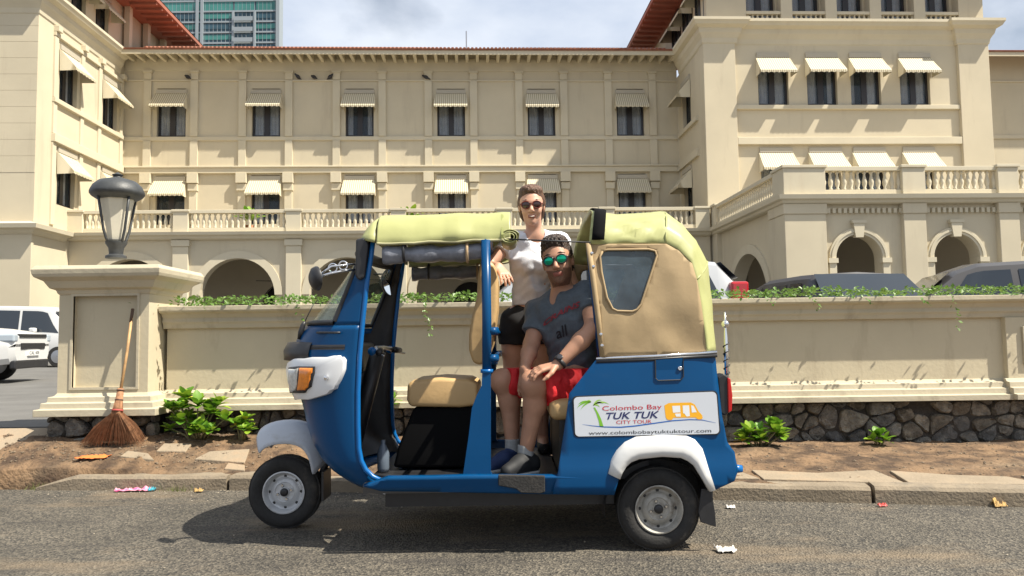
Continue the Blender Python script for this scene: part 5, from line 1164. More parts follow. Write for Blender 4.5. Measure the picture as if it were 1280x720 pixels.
def glasses(parent, c, f, u, s, fm, lm, round_=1.):
    r, f, u = basis(f, u); fr = None
    g = bpy.data.objects.new('sunglasses', None); COL.objects.link(g); g.parent = parent; off = parent['_off']; g.location = off
    Pt = lambda x, y, z: Vector(c+(r*x+f*y+u*z)*s)
    for sx in (-1, 1):
        cc = (sx*.034, .102, .010); n = 22; ring = [Pt(cc[0]+.027*math.cos(a), cc[1]-.010*abs(cc[0]+.027*math.cos(a))/.06, cc[2]+.0235*math.sin(a)*(1 if math.sin(a) < 0 else .92)) for a in np.linspace(0, 2*math.pi, n+1)]
        MB().tube(ring, .0042*s, 6, False).build('frame', fm, g, smooth=True)
        mb = MB(); cen = Pt(cc[0], cc[1]+.003, cc[2]); mb.add([cen]+ring[:-1], [(0, 1+i, 1+(i+1) % n) for i in range(n)]); mb.build('lens', lm, g, smooth=True)
        MB().tube([Pt(sx*.060, .092, .018), Pt(sx*.072, .06, .016), Pt(sx*.080, -.01, .012)], .0035*s, 6).build('temple', fm, g, smooth=True)
    MB().tube([Pt(-.010, .103, .014), Pt(0, .107, .018), Pt(.010, .103, .014)], .0035*s, 6).build('bridge', fm, g, smooth=True)
def hand_prims(w, d, n, flip, curl=(.3, .3, .3), spread=.10, s=1.):
    d = nrm(d); n = nrm(np.array(n)-d*np.dot(d, n)); sd = np.cross(d, n)*flip; L = []
    for q in (-.026, -.009, .009, .026): L.append(cone(w+sd*q*.55*s, w+(d*.086+sd*q*1.05)*s, .015*s, .0125*s, .012))
    for q, ln, tw in ((.031, .070, .10), (.0105, .080, .02), (-.0105, .074, -.05), (-.031, .057, -.13)):
        p = w+(d*.088+sd*q)*s; a = 0; r0 = .0098
        for sg, k in enumerate((.45, .31, .24)):
            a += curl[sg]; dd = nrm(d*math.cos(a)+n*math.sin(a)+sd*tw*1.6*(spread/.1)); p2 = p+dd*ln*k*s; L.append(cone(p, p2, r0*s, (r0-.0009)*s, .005)); p = p2; r0 -= .0009
    p = w+(d*.022+sd*.026)*s; d1 = nrm(d*.62+sd*.72+n*.25); p2 = p+d1*.046*s; p3 = p2+nrm(d*.85+sd*.35+n*.35)*.034*s; p4 = p3+nrm(d*.95+sd*.1+n*.45)*.024*s
    return L+[cone(p, p2, .0155*s, .0115*s, .012), cone(p2, p3, .0115*s, .0102*s, .005), cone(p3, p4, .0102*s, .0085*s, .005)]
SKIN_M = mat('skin_tanned', (.42, .225, .145), .5, .08, 14, sss=.08, spec=.4); SKIN_W = mat('skin_fair', (.55, .31, .215), .5, .08, 14, sss=.08, spec=.4)
LIPS = mat('lips', (.27, .09, .065), .4); STUB = mat('stubble', (.17, .085, .05), .7, .2, 90); BROW = mat('brow', (.05, .028, .018), .8)
HAIR_M = mat('hair_dark', (.036, .021, .013), .5, .4, 40, .5, 160); HAIR_W = mat('hair_brown', (.095, .045, .022), .45, .45, 40, .5, 160)
def face_mats(c, f, u, s, male):
    r, f, u = basis(f, u)
    def fn(Q):
        d = Q-c; x, y, z = d @ r/s, d @ f/s, d @ u/s; m = np.zeros(len(Q), int)
        if male: m[(z < -.038) & (z > -.125) & (y > -.005) & (np.abs(x) < .075) & (y > .02+(z+.04)*.3) & ((z < -.052) | (np.abs(x) > .03) | ((z < -.044) & (y > .07)))] = 2
        m[(np.abs(x) < .024) & (z < -.053) & (z > -.073) & (y > .080)] = 1
        return m
    return fn
# ---------------- seated man
man = thing('person', 'seated person in grey t-shirt, red shorts and green mirrored sunglasses, in the three wheeler', 'person', tuple(J(700, 592, 4.05)))
hc = J(697.5, 328, 4.08); hf = (-.20, -.97, -.06); hu = (-.16, -.02, .99); HS = 1.03
neckb = J(704, 372, 4.16); shL = J(737, 371, 4.08); shR = J(675, 391, 4.25); chest = J(707, 402, 4.19); belly = J(718, 440, 4.22); pelv = J(727, 472, 4.28)
hipL = J(736, 477, 4.18); hipR = J(714, 477, 4.36); kneL = J(667, 479, 3.97); kneR = J(629, 476, 4.20); ankL = J(657, 568, 4.03); ankR = J(641, 560, 4.20)
elL = J(742, 410, 3.93); wrL = J(697, 456, 3.89); elR = J(664, 431, 4.17); wrR = J(656, 461, 4.03)
tf_ = nrm((-.68, -.73, .1)); tr = nrm(np.cross(tf_, (0, 0, 1)))
TB = np.array([tr, tf_, np.cross(tr, tf_)])
torso = [ell(chest, (.165, .115, .15), .05, TB), ell(chest+(shL-shR)*.1+np.array([0, 0, .04]), (.17, .095, .10), .05, TB), ell(belly, (.15, .118, .14), .06, TB), ell(pelv, (.165, .13, .12), .06, TB),
         cone(shL, shR, .062, .062, .06), cone(neckb-np.array([0, 0, .02]), shL, .055, .058, .05), cone(neckb-np.array([0, 0, .02]), shR, .055, .058, .05)]
armL = [cone(shL, elL, .055, .044, .03), cone(elL, elL+(wrL-elL)*.35, .044, .044, .02), cone(elL+(wrL-elL)*.35, wrL, .044, .029, .02)]
armR = [cone(shR, elR, .054, .043, .03), cone(elR, elR+(wrR-elR)*.35, .042, .042, .02), cone(elR+(wrR-elR)*.35, wrR, .042, .028, .02)]
def leg(h_, k_, a_, back): 
    mc_ = k_+(a_-k_)*.3+np.array(back)
    return [cone(h_, k_, .088, .060, .04), ell(k_+nrm(k_-h_)*.012, (.058, .058, .060), .03), cone(k_, mc_, .056, .058, .03), cone(mc_, a_, .055, .036, .03)]
body = torso+armL+armR+leg(hipL, kneL, ankL, (.02, .02, 0))+leg(hipR, kneR, ankR, (.02, .02, 0))
body += [cone(neckb, hc-nrm(hu)*.05-nrm(hf)*.01, .060, .055, .03)]+head_prims(hc, hf, hu, HS, True)
body += hand_prims(wrL, J(669, 463, 3.87)-wrL, (-.1, .25, -1), 1, (.25, .35, .35))+hand_prims(wrR, (-.10, -.25, -.95), (.6, .5, -.2), 1, (.2, .35, .35))
sdf_obj('body', [SKIN_M, LIPS, STUB], man, sdf(body, .0052), 1, face_mats(hc, hf, hu, HS, True))
sdf_obj('hair', HAIR_M, man, hair_res(hc, hf, hu, HS*1.0, .0042, True), 1)
r_, f_, u_ = basis(hf, hu)
for sx in (-1, 1): MB().tube([hc+r_*(sx*.014)+f_*.096+u_*.040, hc+r_*(sx*.034)+f_*.094+u_*.045, hc+r_*(sx*.056)+f_*.078+u_*.038], [.004, .005, .003], 6).build('eyebrow', BROW, man, smooth=True)
LGM = mat('mirror_green', (.02, .55, .26), .08, metal=.9, col2=(.01, .28, .20), scale=14)
glasses(man, hc, hf, hu, 1.03, mat('frame_black', (.02, .02, .02), .3), LGM)
fold = lambda a, b: (lambda X, Y, Z: a*np.sin(X*b*.9+Z*b*.6+1.5*np.sin(Y*b*.5))*np.sin(Z*b*.55-X*b*.3+Y*b*.4))
SHIRT = mat('grey_cotton', (.085, .105, .125), .9, .10, 60, .2, 200)
inf = lambda L, d: [(p[0], p[1], p[2], p[3]+d, p[4]+d, p[5], p[6]) if p[0] == 'c' else (p[0], p[1], p[2]+d, p[3], p[4], p[5]) for p in L]
slL = shL+(elL-shL)*.50; slR = shR+(elR-shR)*.62
sh = inf(torso, .012)+[cone(shL-np.array([0, 0, .0]), slL, .070, .066, .03, [(slL, nrm(elL-shL))]), cone(shR, slR, .068, .066, .03, [(slR, nrm(elR-shR))])]
vn = neckb+tf_*.10-np.array([0, 0, .035])
res = sdf(sh, .0058, subtract=[cone(neckb+np.array([0, 0, .06]), neckb-np.array([0, 0, .005]), .062, .062), cone(neckb+tf_*.07+np.array([0, 0, .06]), neckb+tf_*.13-np.array([0, 0, .075]), .052, .016)], planes=[(pelv-np.array([0, 0, .07]), nrm((.15, -.1, -1)))], disp=lambda X, Y, Z: fold(.0075, 38)(X, Y, Z)+fold(.0035, 83)(Z, X, Y))
shirt = sdf_obj('t_shirt', SHIRT, man, res, 2)
REDS = mat('red_shorts', (.62, .016, .022), .75, .10, 8, .2, 60)
hmL = hipL+(kneL-hipL)*.92; hmR = hipR+(kneR-hipR)*.97
sr = [ell(pelv-np.array([0, 0, .01]), (.178, .145, .125), .05, TB), cone(hipL-np.array([0, 0, .01]), hmL+(hmL-hipL)*.2-np.array([0, 0, .012]), .118, .108, .04, [(hmL, nrm(kneL-hipL+np.array([.05, .02, -.10])))]), cone(hipR, hmR+(hmR-hipR)*.1, .105, .086, .04, [(hmR, nrm(kneR-hipR))])]
sdf_obj('shorts', REDS, man, sdf(sr, .0058, planes=[(pelv+np.array([0, 0, .06]), (0, 0, 1))], disp=lambda X, Y, Z: fold(.011, 46)(X, Y, Z)+fold(.005, 95)(Y, Z, X)), 1)
SHB = mat('shoe_blue', (.012, .03, .10), .7, .1, 30); SHD = mat('shoe_black', (.010, .011, .013), .7, .1, 30); SOLE = mat('shoe_sole', (.40, .42, .42), .6); SOCK = mat('grey_sock', (.30, .31, .31), .9, .1, 60)
def shoe(a, toe, m, par, fz=.352):
    heel = np.array([a[0]+.03, a[1]+.02, fz+.045]); t = np.array([toe[0], toe[1], fz+.035]); md = heel*.5+t*.5+np.array([0, 0, .02])
    P = [cone(heel, md, .042, .043, .03), cone(md, t, .043, .036, .03), cone(a-np.array([0, 0, .01]), heel+np.array([0, 0, .02]), .040, .042, .03)]
    s_ = sdf_obj('shoe', m, par, sdf(P, .006, planes=[(np.array([0, 0, fz+.012]), (0, 0, -1)), (a+np.array([0, 0, .012]), (0, 0, 1))]), 1)
    sdf_obj('sole', SOLE, s_, sdf([cone(heel-np.array([0, 0, .03]), md-np.array([0, 0, .045]), .045, .045, .03), cone(md-np.array([0, 0, .045]), t-np.array([0, 0, .02]), .045, .039, .03)], .006, planes=[(np.array([0, 0, fz]), (0, 0, -1)), (np.array([0, 0, fz+.02]), (0, 0, 1))]), 1).location = (0, 0, 0)
    sdf_obj('sock', SOCK, s_, sdf([cone(a-np.array([0, 0, .02]), a+np.array([0, 0, .045]), .043, .042, .02)], .006, planes=[(a+np.array([0, 0, .05]), (0, 0, 1))]), 1).location = (0, 0, 0)
shoe(ankL, J(634, 583, 3.93), SHD, man); shoe(ankR, J(612, 576, 4.08), SHB, man)
# wrist watch
wd = nrm(wrL-elL); wc = elL+(wrL-elL)*.93; e1 = nrm(np.cross(wd, (0, 0, 1))); e2 = np.cross(e1, wd)
ring = [wc+(e1*math.cos(a)+e2*math.sin(a))*.036 for a in np.linspace(0, 2*math.pi, 21)]
wt = MB().grid([[Vector(p+wd*o_) for p in ring] for o_ in (-.010, .010)]).build('wrist_watch', BLACKP, man, smooth=True, solid=.005)
fc = wc+nrm(np.array([-.1, -.7, .6]))*.038; MB().lathe([(.017, 0), (.017, .008), (.014, .010), (.002, .010)], 16).build('watch_face', mat('watch_glass', (.03, .03, .035), .1), wt, smooth=True).matrix_local = Matrix.Translation(Vector(fc)) @ Vector((-.1, -.7, .6)).to_track_quat('Z', 'Y').to_matrix().to_4x4()
# print on the shirt, laid on its surface
from mathutils.bvhtree import BVHTree
SP, SF = res; bvh = BVHTree.FromPolygons(SP.tolist(), SF.tolist())
def on_shirt(px, py):
    d = ray(px, py); hit = bvh.ray_cast(Vector(CAM), Vector(d).normalized()); h = hit[0] if hit[0] is not None else Vector(CAM+d*4.0); return (h.x+tf_[0]*.006, h.y-.007, h.z)
TR = mat('shirt_print_red', (.24, .035, .045), .9); TK = mat('shirt_print_black', (.015, .015, .02), .9)
def arc(u, v): return on_shirt(680+u*45+v*3-1.0, 409-u*25-9*math.sin(u*math.pi)*.3-v*11)
text('CRAINS', 0, 0, 1, TR, mtx=arc, nm='shirt_print', parent=shirt, bold=.03).location = (0, 0, 0)
text('all', 0, 0, 1, TK, mtx=lambda u, v: on_shirt(697+u*13+v*-3, 424-u*5-v*20), nm='shirt_print', parent=shirt, bold=.01).location = (0, 0, 0)
# ---------------- standing woman
wom = thing('person', 'standing person in white t-shirt and dark sunglasses, leaning on the driver backrest', 'person', tuple(J(655, 560, 4.86)))
hc = J(664.5, 259, 4.80); hf = (-.04, -.99, -.10); hu = (-.03, -.08, .99); HS = 1.01
neckb = J(669, 292, 4.85); shR = J(638, 303, 4.84); shL = J(700, 303, 4.90); chest = J(668, 330, 4.86); waist = J(664, 362, 4.88); pelv = J(657, 402, 4.90)
hipR = J(641, 420, 4.90); hipL = J(673, 420, 4.92); fz = .345
kneR = np.array([hipR[0]-.005, 4.86, .84]); kneL = np.array([hipL[0]+.01, 4.90, .84]); ankR = np.array([hipR[0], 4.90, .43]); ankL = np.array([hipL[0]+.02, 4.94, .43])
# hips must stand on straight legs: shift the pelvis points to the leg height they have
elR = J(610, 333, 4.74); wrR = J(623, 333, 4.50); elL = J(716, 356, 4.96); wrL = J(720, 400, 4.90)
torso = [ell(chest, (.158, .10, .13), .05), ell(chest+np.array([.055, -.075, -.015]), (.055, .05, .052), .04), ell(chest+np.array([-.055, -.075, -.015]), (.055, .05, .052), .04), ell(waist, (.118, .085, .12), .06), ell(pelv, (.155, .112, .12), .06), cone(shL, shR, .048, .048, .05), cone(neckb-np.array([0, 0, .02]), shL, .04, .046, .04), cone(neckb-np.array([0, 0, .02]), shR, .04, .046, .04)]
armR = [cone(shR, elR, .044, .036, .03), cone(elR, wrR, .036, .024, .02)]; armL = [cone(shL, elL, .044, .036, .03), cone(elL, wrL, .036, .024, .02)]
body = torso+armR+armL+[cone(hipR, kneR, .082, .054, .04), cone(hipL, kneL, .082, .054, .04), cone(kneR, kneR*.7+ankR*.3, .052, .050, .03), cone(kneR*.7+ankR*.3, ankR, .050, .034, .03), cone(kneL, kneL*.7+ankL*.3, .052, .050, .03), cone(kneL*.7+ankL*.3, ankL, .050, .034, .03)]
body += [cone(neckb, hc-nrm(hu)*.05-nrm(hf)*.012, .052, .047, .03)]+head_prims(hc, hf, hu, HS, False)
body += hand_prims(wrR, J(634, 348, 4.42)-wrR, (-.3, .6, -.5), -1, (.25, .3, .3), s=.95)+hand_prims(wrL, (0, -.1, -1), (-.6, .2, 0), 1, s=.92)
for a in (ankR, ankL): body += [cone(a-np.array([0, 0, .03]), a+np.array([0, -.16, -.055]), .036, .028, .02)]
sdf_obj('body', [SKIN_W, LIPS, STUB], wom, sdf(body, .0055), 1, face_mats(hc, hf, hu, HS, False))
sdf_obj('hair', HAIR_W, wom, hair_res(hc, hf, hu, HS, .0045, False), 1)
r_, f_, u_ = basis(hf, hu)
for sx in (-1, 1): MB().tube([hc+r_*(sx*.014)+f_*.094+u_*.036, hc+r_*(sx*.034)+f_*.092+u_*.041, hc+r_*(sx*.054)+f_*.078+u_*.036], [.003, .0035, .002], 6).build('eyebrow', BROW, wom, smooth=True)
# smile: teeth sliver
MB().tube([hc+r_*(-.017)+f_*.0925-u_*.0605, hc+f_*.0975-u_*.0645, hc+r_*(.017)+f_*.0925-u_*.0605], [.001, .0032, .001], 6).build('teeth', mat('teeth', (.75, .72, .66), .3), wom, smooth=True)
glasses(wom, hc, hf, hu, 1.0, mat('frame_tortoise', (.14, .022, .012), .3), mat('lens_brown', (.035, .012, .010), .08, spec=.7))
WSH = mat('white_cotton', (.68, .69, .73), .9, .03, 30, .15, 150)
slR = shR+(elR-shR)*.42; slL = shL+(elL-shL)*.42
sh = inf(torso, .010)+[cone(shR, slR, .056, .054, .03, [(slR, nrm(elR-shR))]), cone(shL, slL, .056, .054, .03, [(slL, nrm(elL-shL))])]
hemz = float(J(660, 381, 4.8)[2])
sdf_obj('t_shirt', WSH, wom, sdf(sh, .006, subtract=[cone(neckb+np.array([0, 0, .08]), neckb-np.array([0, 0, .0]), .055, .060), cone(neckb+np.array([0, -.03, .04]), neckb+np.array([0, -.11, -.055]), .068, .055)], planes=[(np.array([0, 0, hemz]), (0, 0, -1))], disp=lambda X, Y, Z: fold(.007, 40)(X, Y, Z)+fold(.0035, 85)(Z, X, Y)), 1)
BSK = mat('black_shorts', (.010, .010, .012), .85, .15, 40)
sk = [ell(pelv, (.165, .125, .12), .05), cone(hipR, hipR*.72+kneR*.28, .098, .092, .05, [(hipR*.78+kneR*.22, (0, 0, -1))]), cone(hipL, hipL*.72+kneL*.28, .098, .092, .05, [(hipL*.78+kneL*.22, (0, 0, -1))])]
sdf_obj('shorts', BSK, wom, sdf(sk, .0065, planes=[(np.array([0, 0, hemz+.03]), (0, 0, 1))], disp=fold(.005, 40)), 2)
for a in (ankR, ankL): sdf_obj('shoe', SHD, wom, sdf([cone(a+np.array([0, .03, -.05]), a+np.array([0, -.15, -.055]), .042, .038, .03)], .007, planes=[(np.array([0, 0, fz+.002]), (0, 0, -1)), (np.array([0, 0, .405]), (0, 0, 1))]), 1)
# ------------------------------------------------------------------ parked cars
CGL = mat('car_glass', (.020, .026, .034), .06, spec=.8); CTY = RUBBER
def interp(tab, x, i): return float(np.interp(x, [t[0] for t in tab], [t[i] for t in tab]))
def car(name, label, paint, loc, rz, tab, wins, fglass, rglass, group=None, wheels=(1.35, -1.35), lamps=(0, 0), plate=None, grille=False):
    # tab rows rear->front: x, z_bottom, z_waist, z_top, half width, roof half width
    t = thing(name, label, 'car', loc, rz, group, absolute=False)
    xs = sorted({r[0] for r in tab} | set(np.linspace(tab[0][0], tab[-1][0], 40)))
    rows = []
    for x in xs:
        zb, zw, zt, w, wr = [interp(tab, x, i) for i in range(1, 6)]; zw = min(zw, zt)
        half = [(0, zb), (w*.88, zb), (w*.97, zb+.10), (w, zb+.30), (w, zw*.80), (w*.97, zw), (wr, max(zw, zt-.07)), (wr*.86, max(zw, zt-.015)), (0, max(zt, zw)+.012)]
        rows.append([(x, y, z) for y, z in half]+[(x, -y, z) for y, z in half[-2:0:-1]])
    mb = MB(); mb.grid(rows, True); n = len(rows[0]); mb.f += [tuple(range(n)), tuple(range((len(rows)-1)*n, len(rows)*n))]
    mb.build('body', paint, t, smooth=True, sm_angle=.45)
    def sp(x, v, s, off=.008):
        zw, zt, w, wr = [interp(tab, x, i) for i in (2, 3, 4, 5)]; y = w*.97+(wr-w*.97)*v; return (x, s*(y+off), zw+(zt-.07-zw)*v)
    for xa, xb, ta, tb in wins:      # bottom x0,x1 ; top x0,x1
        for s in (-1, 1):
            MB().grid([[sp((xa+(xb-xa)*u)*(1-v)+(ta+(tb-ta)*u)*v, .06+.84*v, s) for u in np.linspace(0, 1, 6)] for v in (0, .5, 1)]).build('side_window', CGL, t, smooth=True)
    for g, nm in ((fglass, 'windscreen'), (rglass, 'rear_window')):
        (xa, za, wa), (xb, zb, wb) = g; sg = 1 if xa > xb else -1
        MB().grid([[((xa+(xb-xa)*v)+sg*.03, (wa+(wb-wa)*v)*u, za+(zb-za)*v+.015) for u in np.linspace(-1, 1, 9)] for v in (.04, .5, .96)]).build(nm, CGL, t, smooth=True)
    W = tab[len(tab)//2][4]
    for wx_ in wheels:
        for s in (-1, 1):
            w = bpy.data.objects.new('wheel', None); COL.objects.link(w); w.parent = t; w.location = (wx_, s*(W-.10), .33)
            MB().lathe([(.20, -.10), (.31, -.10), (.33, -.06), (.33, .06), (.31, .10), (.20, .10)], 24, ax='y').build('tyre', CTY, w, smooth=True, sm_angle=.6); MB().lathe([(.20, -.105), (.06, -.115), (.02, -.115), (.02, .115), (.06, .115), (.20, .105)], 20, ax='y').build('rim', STEEL, w, smooth=True, sm_angle=.5)
    xf, xr = tab[-1][0], tab[0][0]
    for s in (-1, 1):
        MB().box(xf-.28, xf+.012, s*W*.92-.16 if s > 0 else -W*.92-.02, s*W*.92+.02 if s > 0 else -W*.92+.16, lamps[0]-.08, lamps[0]+.07).build('headlight', mat('car_lamp', (.35, .40, .45), .1, spec=.8), t, bevel=.03)
        MB().box(xr-.012, xr+.22, s*W*.90-.14 if s > 0 else -W*.90-.02, s*W*.90+.02 if s > 0 else -W*.90+.14, lamps[1]-.13, lamps[1]+.12).build('tail_light', mat('car_tail', (.42, .015, .02), .15, coat=.5), t, bevel=.03)
        MB().box(interp([(0, .7)], 0, 1)+.0, .88, s*(W+.02)-(.0 if s > 0 else .18), s*(W+.02)+(.18 if s > 0 else 0), tab[len(tab)//2][2]+.02, tab[len(tab)//2][2]+.17).build('door_mirror', paint, t, bevel=.04)
        for hx in (.25, -.7): MB().box(hx, hx+.16, s*(W+.005)-.012, s*(W+.005)+.012, tab[len(tab)//2][2]-.13, tab[len(tab)//2][2]-.10).build('door_handle', paint, t)
    MB().box(xf-.1, xf+.012, -W*.84, W*.84, .26, .42).build('front_bumper', BLACKP, t, bevel=.03); MB().box(xr-.02, xr+.1, -W*.86, W*.86, .28, .46).build('rear_bumper', BLACKP, t, bevel=.03)
    if grille:
        MB().box(xf-.05, xf+.016, -.55, .55, .62, .74).build('grille', BLACKP, t, bevel=.01); MB().box(xf-.05, xf+.018, -.62, .62, .84, .91).build('grille', BLACKP, t, bevel=.01)
        pl = MB().box(xf, xf+.03, -.26, .26, .50, .61).build('number_plate', mat('plate_white', (.7, .7, .68), .4), t)
        text('CAL 408', 0, 0, 1, BLACKP, mtx=lambda u, v: (xf+.032, -.22+u*.44, .52+v*.09), nm='plate_lettering', parent=pl)
    return t
SUVT_MID = [(-1.5, .32, 1.03, 1.73, .91, .66), (-.6, .32, 1.02, 1.76, .91, .66), (.25, .32, 1.0, 1.72, .91, .66), (.55, .32, 1.0, 1.62, .91, .67), (1.25, .32, .99, 1.06, .90, .80), (1.9, .33, .95, 1.0, .88, .80), (2.27, .42, .84, .88, .79, .72)]
SUVT = [(-2.28, .42, .80, .85, .80, .7), (-2.22, .36, .98, 1.05, .86, .72), (-2.12, .34, 1.02, 1.22, .88, .68), (-1.85, .32, 1.03, 1.62, .90, .66), (-1.5, .32, 1.03, 1.70, .91, .66), (-.6, .32, 1.02, 1.745, .91, .66), (.25, .32, 1.0, 1.72, .91, .66), (.55, .32, 1.0, 1.62, .91, .67), (1.25, .32, .99, 1.06, .90, .80), (1.9, .33, .95, 1.0, .88, .80), (2.18, .36, .90, .94, .84, .76), (2.27, .42, .84, .88, .79, .72)]
WAGT = [(-2.30, .42, 1.0, 1.06, .80, .74), (-2.28, .36, 1.02, 1.28, .86, .76), (-2.20, .34, 1.03, 1.40, .88, .72), (-1.95, .32, 1.03, 1.68, .90, .67)]+SUVT_MID
SUVW = [(-1.95, -1.25, -1.75, -1.30), (-1.15, -.25, -1.18, -.25), (-.15, .85, -.15, .42)]
HAT = [(-1.95, .40, .72, .80, .74, .6), (-1.9, .32, .88, .95, .80, .62), (-1.75, .3, .92, 1.02, .82, .62), (-1.30, .3, .92, 1.44, .83, .60), (-.9, .3, .92, 1.455, .84, .60), (0, .3, .91, 1.46, .84, .60), (.4, .3, .9, 1.38, .84, .61), (1.1, .3, .88, .95, .83, .72), (1.7, .32, .78, .82, .80, .70), (1.95, .4, .62, .68, .70, .6)]
HATW = [(-1.35, -.85, -1.15, -.85), (-.75, .0, -.75, 0), (.08, .72, .08, .28)]
VAN = [(-2.4, .40, 1.0, 1.3, .82, .72), (-2.34, .32, 1.08, 1.80, .86, .74), (-2.1, .3, 1.08, 1.92, .88, .74), (-.5, .3, 1.08, 1.95, .88, .74), (.9, .3, 1.06, 1.90, .88, .74), (1.2, .3, 1.05, 1.80, .88, .74), (2.0, .3, 1.0, 1.12, .87, .76), (2.35, .36, .82, .9, .82, .7), (2.42, .46, .6, .66, .74, .64)]
VANW = [(-2.2, -1.0, -2.15, -1.0), (-.92, .25, -.92, .25), (.33, 1.5, .33, 1.1)]
SILV = mat('silver_paint', (.45, .46, .47), .3, metal=.3, coat=.6); DARKP = mat('dark_paint', (.025, .024, .028), .4, coat=.2); GREYP = mat('grey_paint', (.065, .062, .063), .4, metal=.2, coat=.3); WHP = mat('car_white', (.62, .62, .61), .35, coat=.5)
def gx(px, D): return (px-640)/F*D
car('parked_car', 'silver wagon with red tail light, half hidden behind the three wheeler roof', SILV, (gx(930, 9.9)-2.28, 10.6, ZC), math.pi, WAGT, [(-2.0, -1.25, -1.80, -1.30)]+SUVW[1:], ((1.22, 1.05, .80), (.58, 1.6, .64)), ((-2.19, 1.42, .70), (-1.97, 1.66, .62)), 'cars parked behind the wall', lamps=(.86, 1.27))
car('parked_car', 'black hatchback seen from behind its rear window, beyond the vine topped wall', DARKP, (gx(1046, 9.6), 10.6, ZC), math.pi/2+.10, HAT, HATW, ((1.07, .98, .72), (.43, 1.36, .60)), ((-1.73, 1.05, .66), (-1.31, 1.425, .57)), 'cars parked behind the wall', lamps=(.72, .86))
car('parked_car', 'dark grey off-road car with roof above the wall in front of the porch arches', GREYP, (gx(1135, 11)+1.15+.35, 11.7, ZC), math.pi-.22, SUVT, SUVW, ((1.22, 1.05, .80), (.58, 1.6, .64)), ((-2.13, 1.15, .70), (-1.87, 1.58, .60)), 'cars parked behind the wall', lamps=(.86, .92))
car('parked_car', 'white off-road car with black grille, parked in the driveway left of the pillar', WHP, (-11.5, 14.35, ZC), .2, SUVT, SUVW, ((1.22, 1.05, .80), (.58, 1.6, .64)), ((-2.13, 1.15, .70), (-1.87, 1.58, .60)), 'cars parked in the driveway', lamps=(.84, .92), grille=True)
car('parked_van', 'long white van with dark window band in the driveway behind the white off-road car', WHP, (gx(18, 24), 24.6, ZC), 0.02, VAN, VANW, ((1.96, 1.1, .78), (1.24, 1.76, .7)), ((-2.36, 1.15, .70), (-2.33, 1.7, .66)), 'cars parked in the driveway', wheels=(1.5, -1.45), lamps=(.8, .95))

# ------------------------------------------------------------------ broom leaning on the pillar
STRAW = mat('broom_straw', (.30, .15, .075), .85, .35, 30); WOOD = mat('broom_stick', (.45, .27, .12), .6, .2, 14); TIE = mat('broom_tie', (.38, .06, .05), .7)
bt = aY(166, 386, 6.185); bb = aY(150, 492, 6.03); zt_ = verge_z(-3.0, 5.95)
broom = thing('broom', 'straw yard broom with long wooden stick leaning against the gate pillar', 'broom', (bb[0], bb[1]-.1, zt_))
MB().tube([bb-(bt-bb)*.05, (bt+bb)/2+np.array([.006, 0, 0]), bt], [.0125, .0115, .011], 10).build('stick', WOOD, broom, smooth=True)
k0 = bt-(bt-bb)*.16; MB().tube([k0, bt], .0125, 10).build('stick_end', mat('stick_dark', (.09, .05, .03), .7), broom, smooth=True)
dn = nrm(bb-bt); c1 = bb+dn*.0; MB().tube([bb-dn*.04, bb+dn*.10, bb+dn*.14], [.024, .030, .042], 12).build('binding', STRAW, broom, smooth=True)
for q in (-.03, .045): MB().tube([bb+dn*q, bb+dn*(q+.008)], .031, 12).build('binding_wire', mat('wire_brown', (.12, .06, .04), .6), broom, smooth=True)
MB().tube([bb+dn*.125, bb+dn*.14], .041, 14).build('tie', TIE, broom, smooth=True)
TIPC = np.array(on_verge(141, 556)); mb = MB(); R = random.Random(5)
for i in range(520):
    a = R.uniform(-1, 1); a = math.copysign(abs(a)**.8, a); b = R.uniform(-1, 1); px = 141+a*40; ln = R.uniform(.9, 1.03)
    tip = TIPC+np.array([a*.255, b*.06-.0, 0]); tip[2] = verge_z(tip[0], tip[1])+.004; st = bb+dn*.05+np.array([a*.020, b*.02, 0]); mid = bb+dn*.15+np.array([a*.034, b*.03, 0]); tip = mid+(tip-mid)*ln
    if tip[2] < verge_z(tip[0], tip[1]): tip[2] = verge_z(tip[0], tip[1])+.002
    md2 = (mid*.5+tip*.5)+np.array([a*.012, R.uniform(-.01, .01), R.uniform(.0, .02)]); mb.tube([st, mid, md2, tip], [.0016, .0016, .0014, .0008], 3, False)
o = mb.build('bristles', STRAW, broom, fix=False); o['kind'] = 'stuff'
# ------------------------------------------------------------------ plants
def leaf_mat(name, c1, c2, c3):
    m = bpy.data.materials.new(name); m.use_nodes = True; N = m.node_tree.nodes; L = m.node_tree.links; b = N['Principled BSDF']; b.inputs['Roughness'].default_value = .42
    oi = N.new('ShaderNodeObjectInfo'); g = N.new('ShaderNodeNewGeometry'); n = N.new('ShaderNodeTexNoise'); n.inputs['Scale'].default_value = 18; L.new(g.outputs['Position'], n.inputs['Vector'])
    ad = N.new('ShaderNodeMath'); ad.operation = 'ADD'; L.new(oi.outputs['Random'], ad.inputs[0]); L.new(n.outputs[0], ad.inputs[1]); ml = N.new('ShaderNodeMath'); ml.operation = 'MULTIPLY'; ml.inputs[1].default_value = .5; L.new(ad.outputs[0], ml.inputs[0])
    r = N.new('ShaderNodeValToRGB'); e = r.color_ramp.elements; e[0].position = .2; e[0].color = (*c1, 1); e[1].position = .8; e[1].color = (*c3, 1); q = r.color_ramp.elements.new(.5); q.color = (*c2, 1); L.new(ml.outputs[0], r.inputs[0]); L.new(r.outputs[0], b.inputs['Base Color'])
    tr = N.new('ShaderNodeBsdfTranslucent'); L.new(r.outputs[0], tr.inputs[0]); mx = N.new('ShaderNodeMixShader'); mx.inputs[0].default_value = .3; out = N['Material Output']; L.new(b.outputs[0], mx.inputs[1]); L.new(tr.outputs[0], mx.inputs[2]); L.new(mx.outputs[0], out.inputs[0]); return m
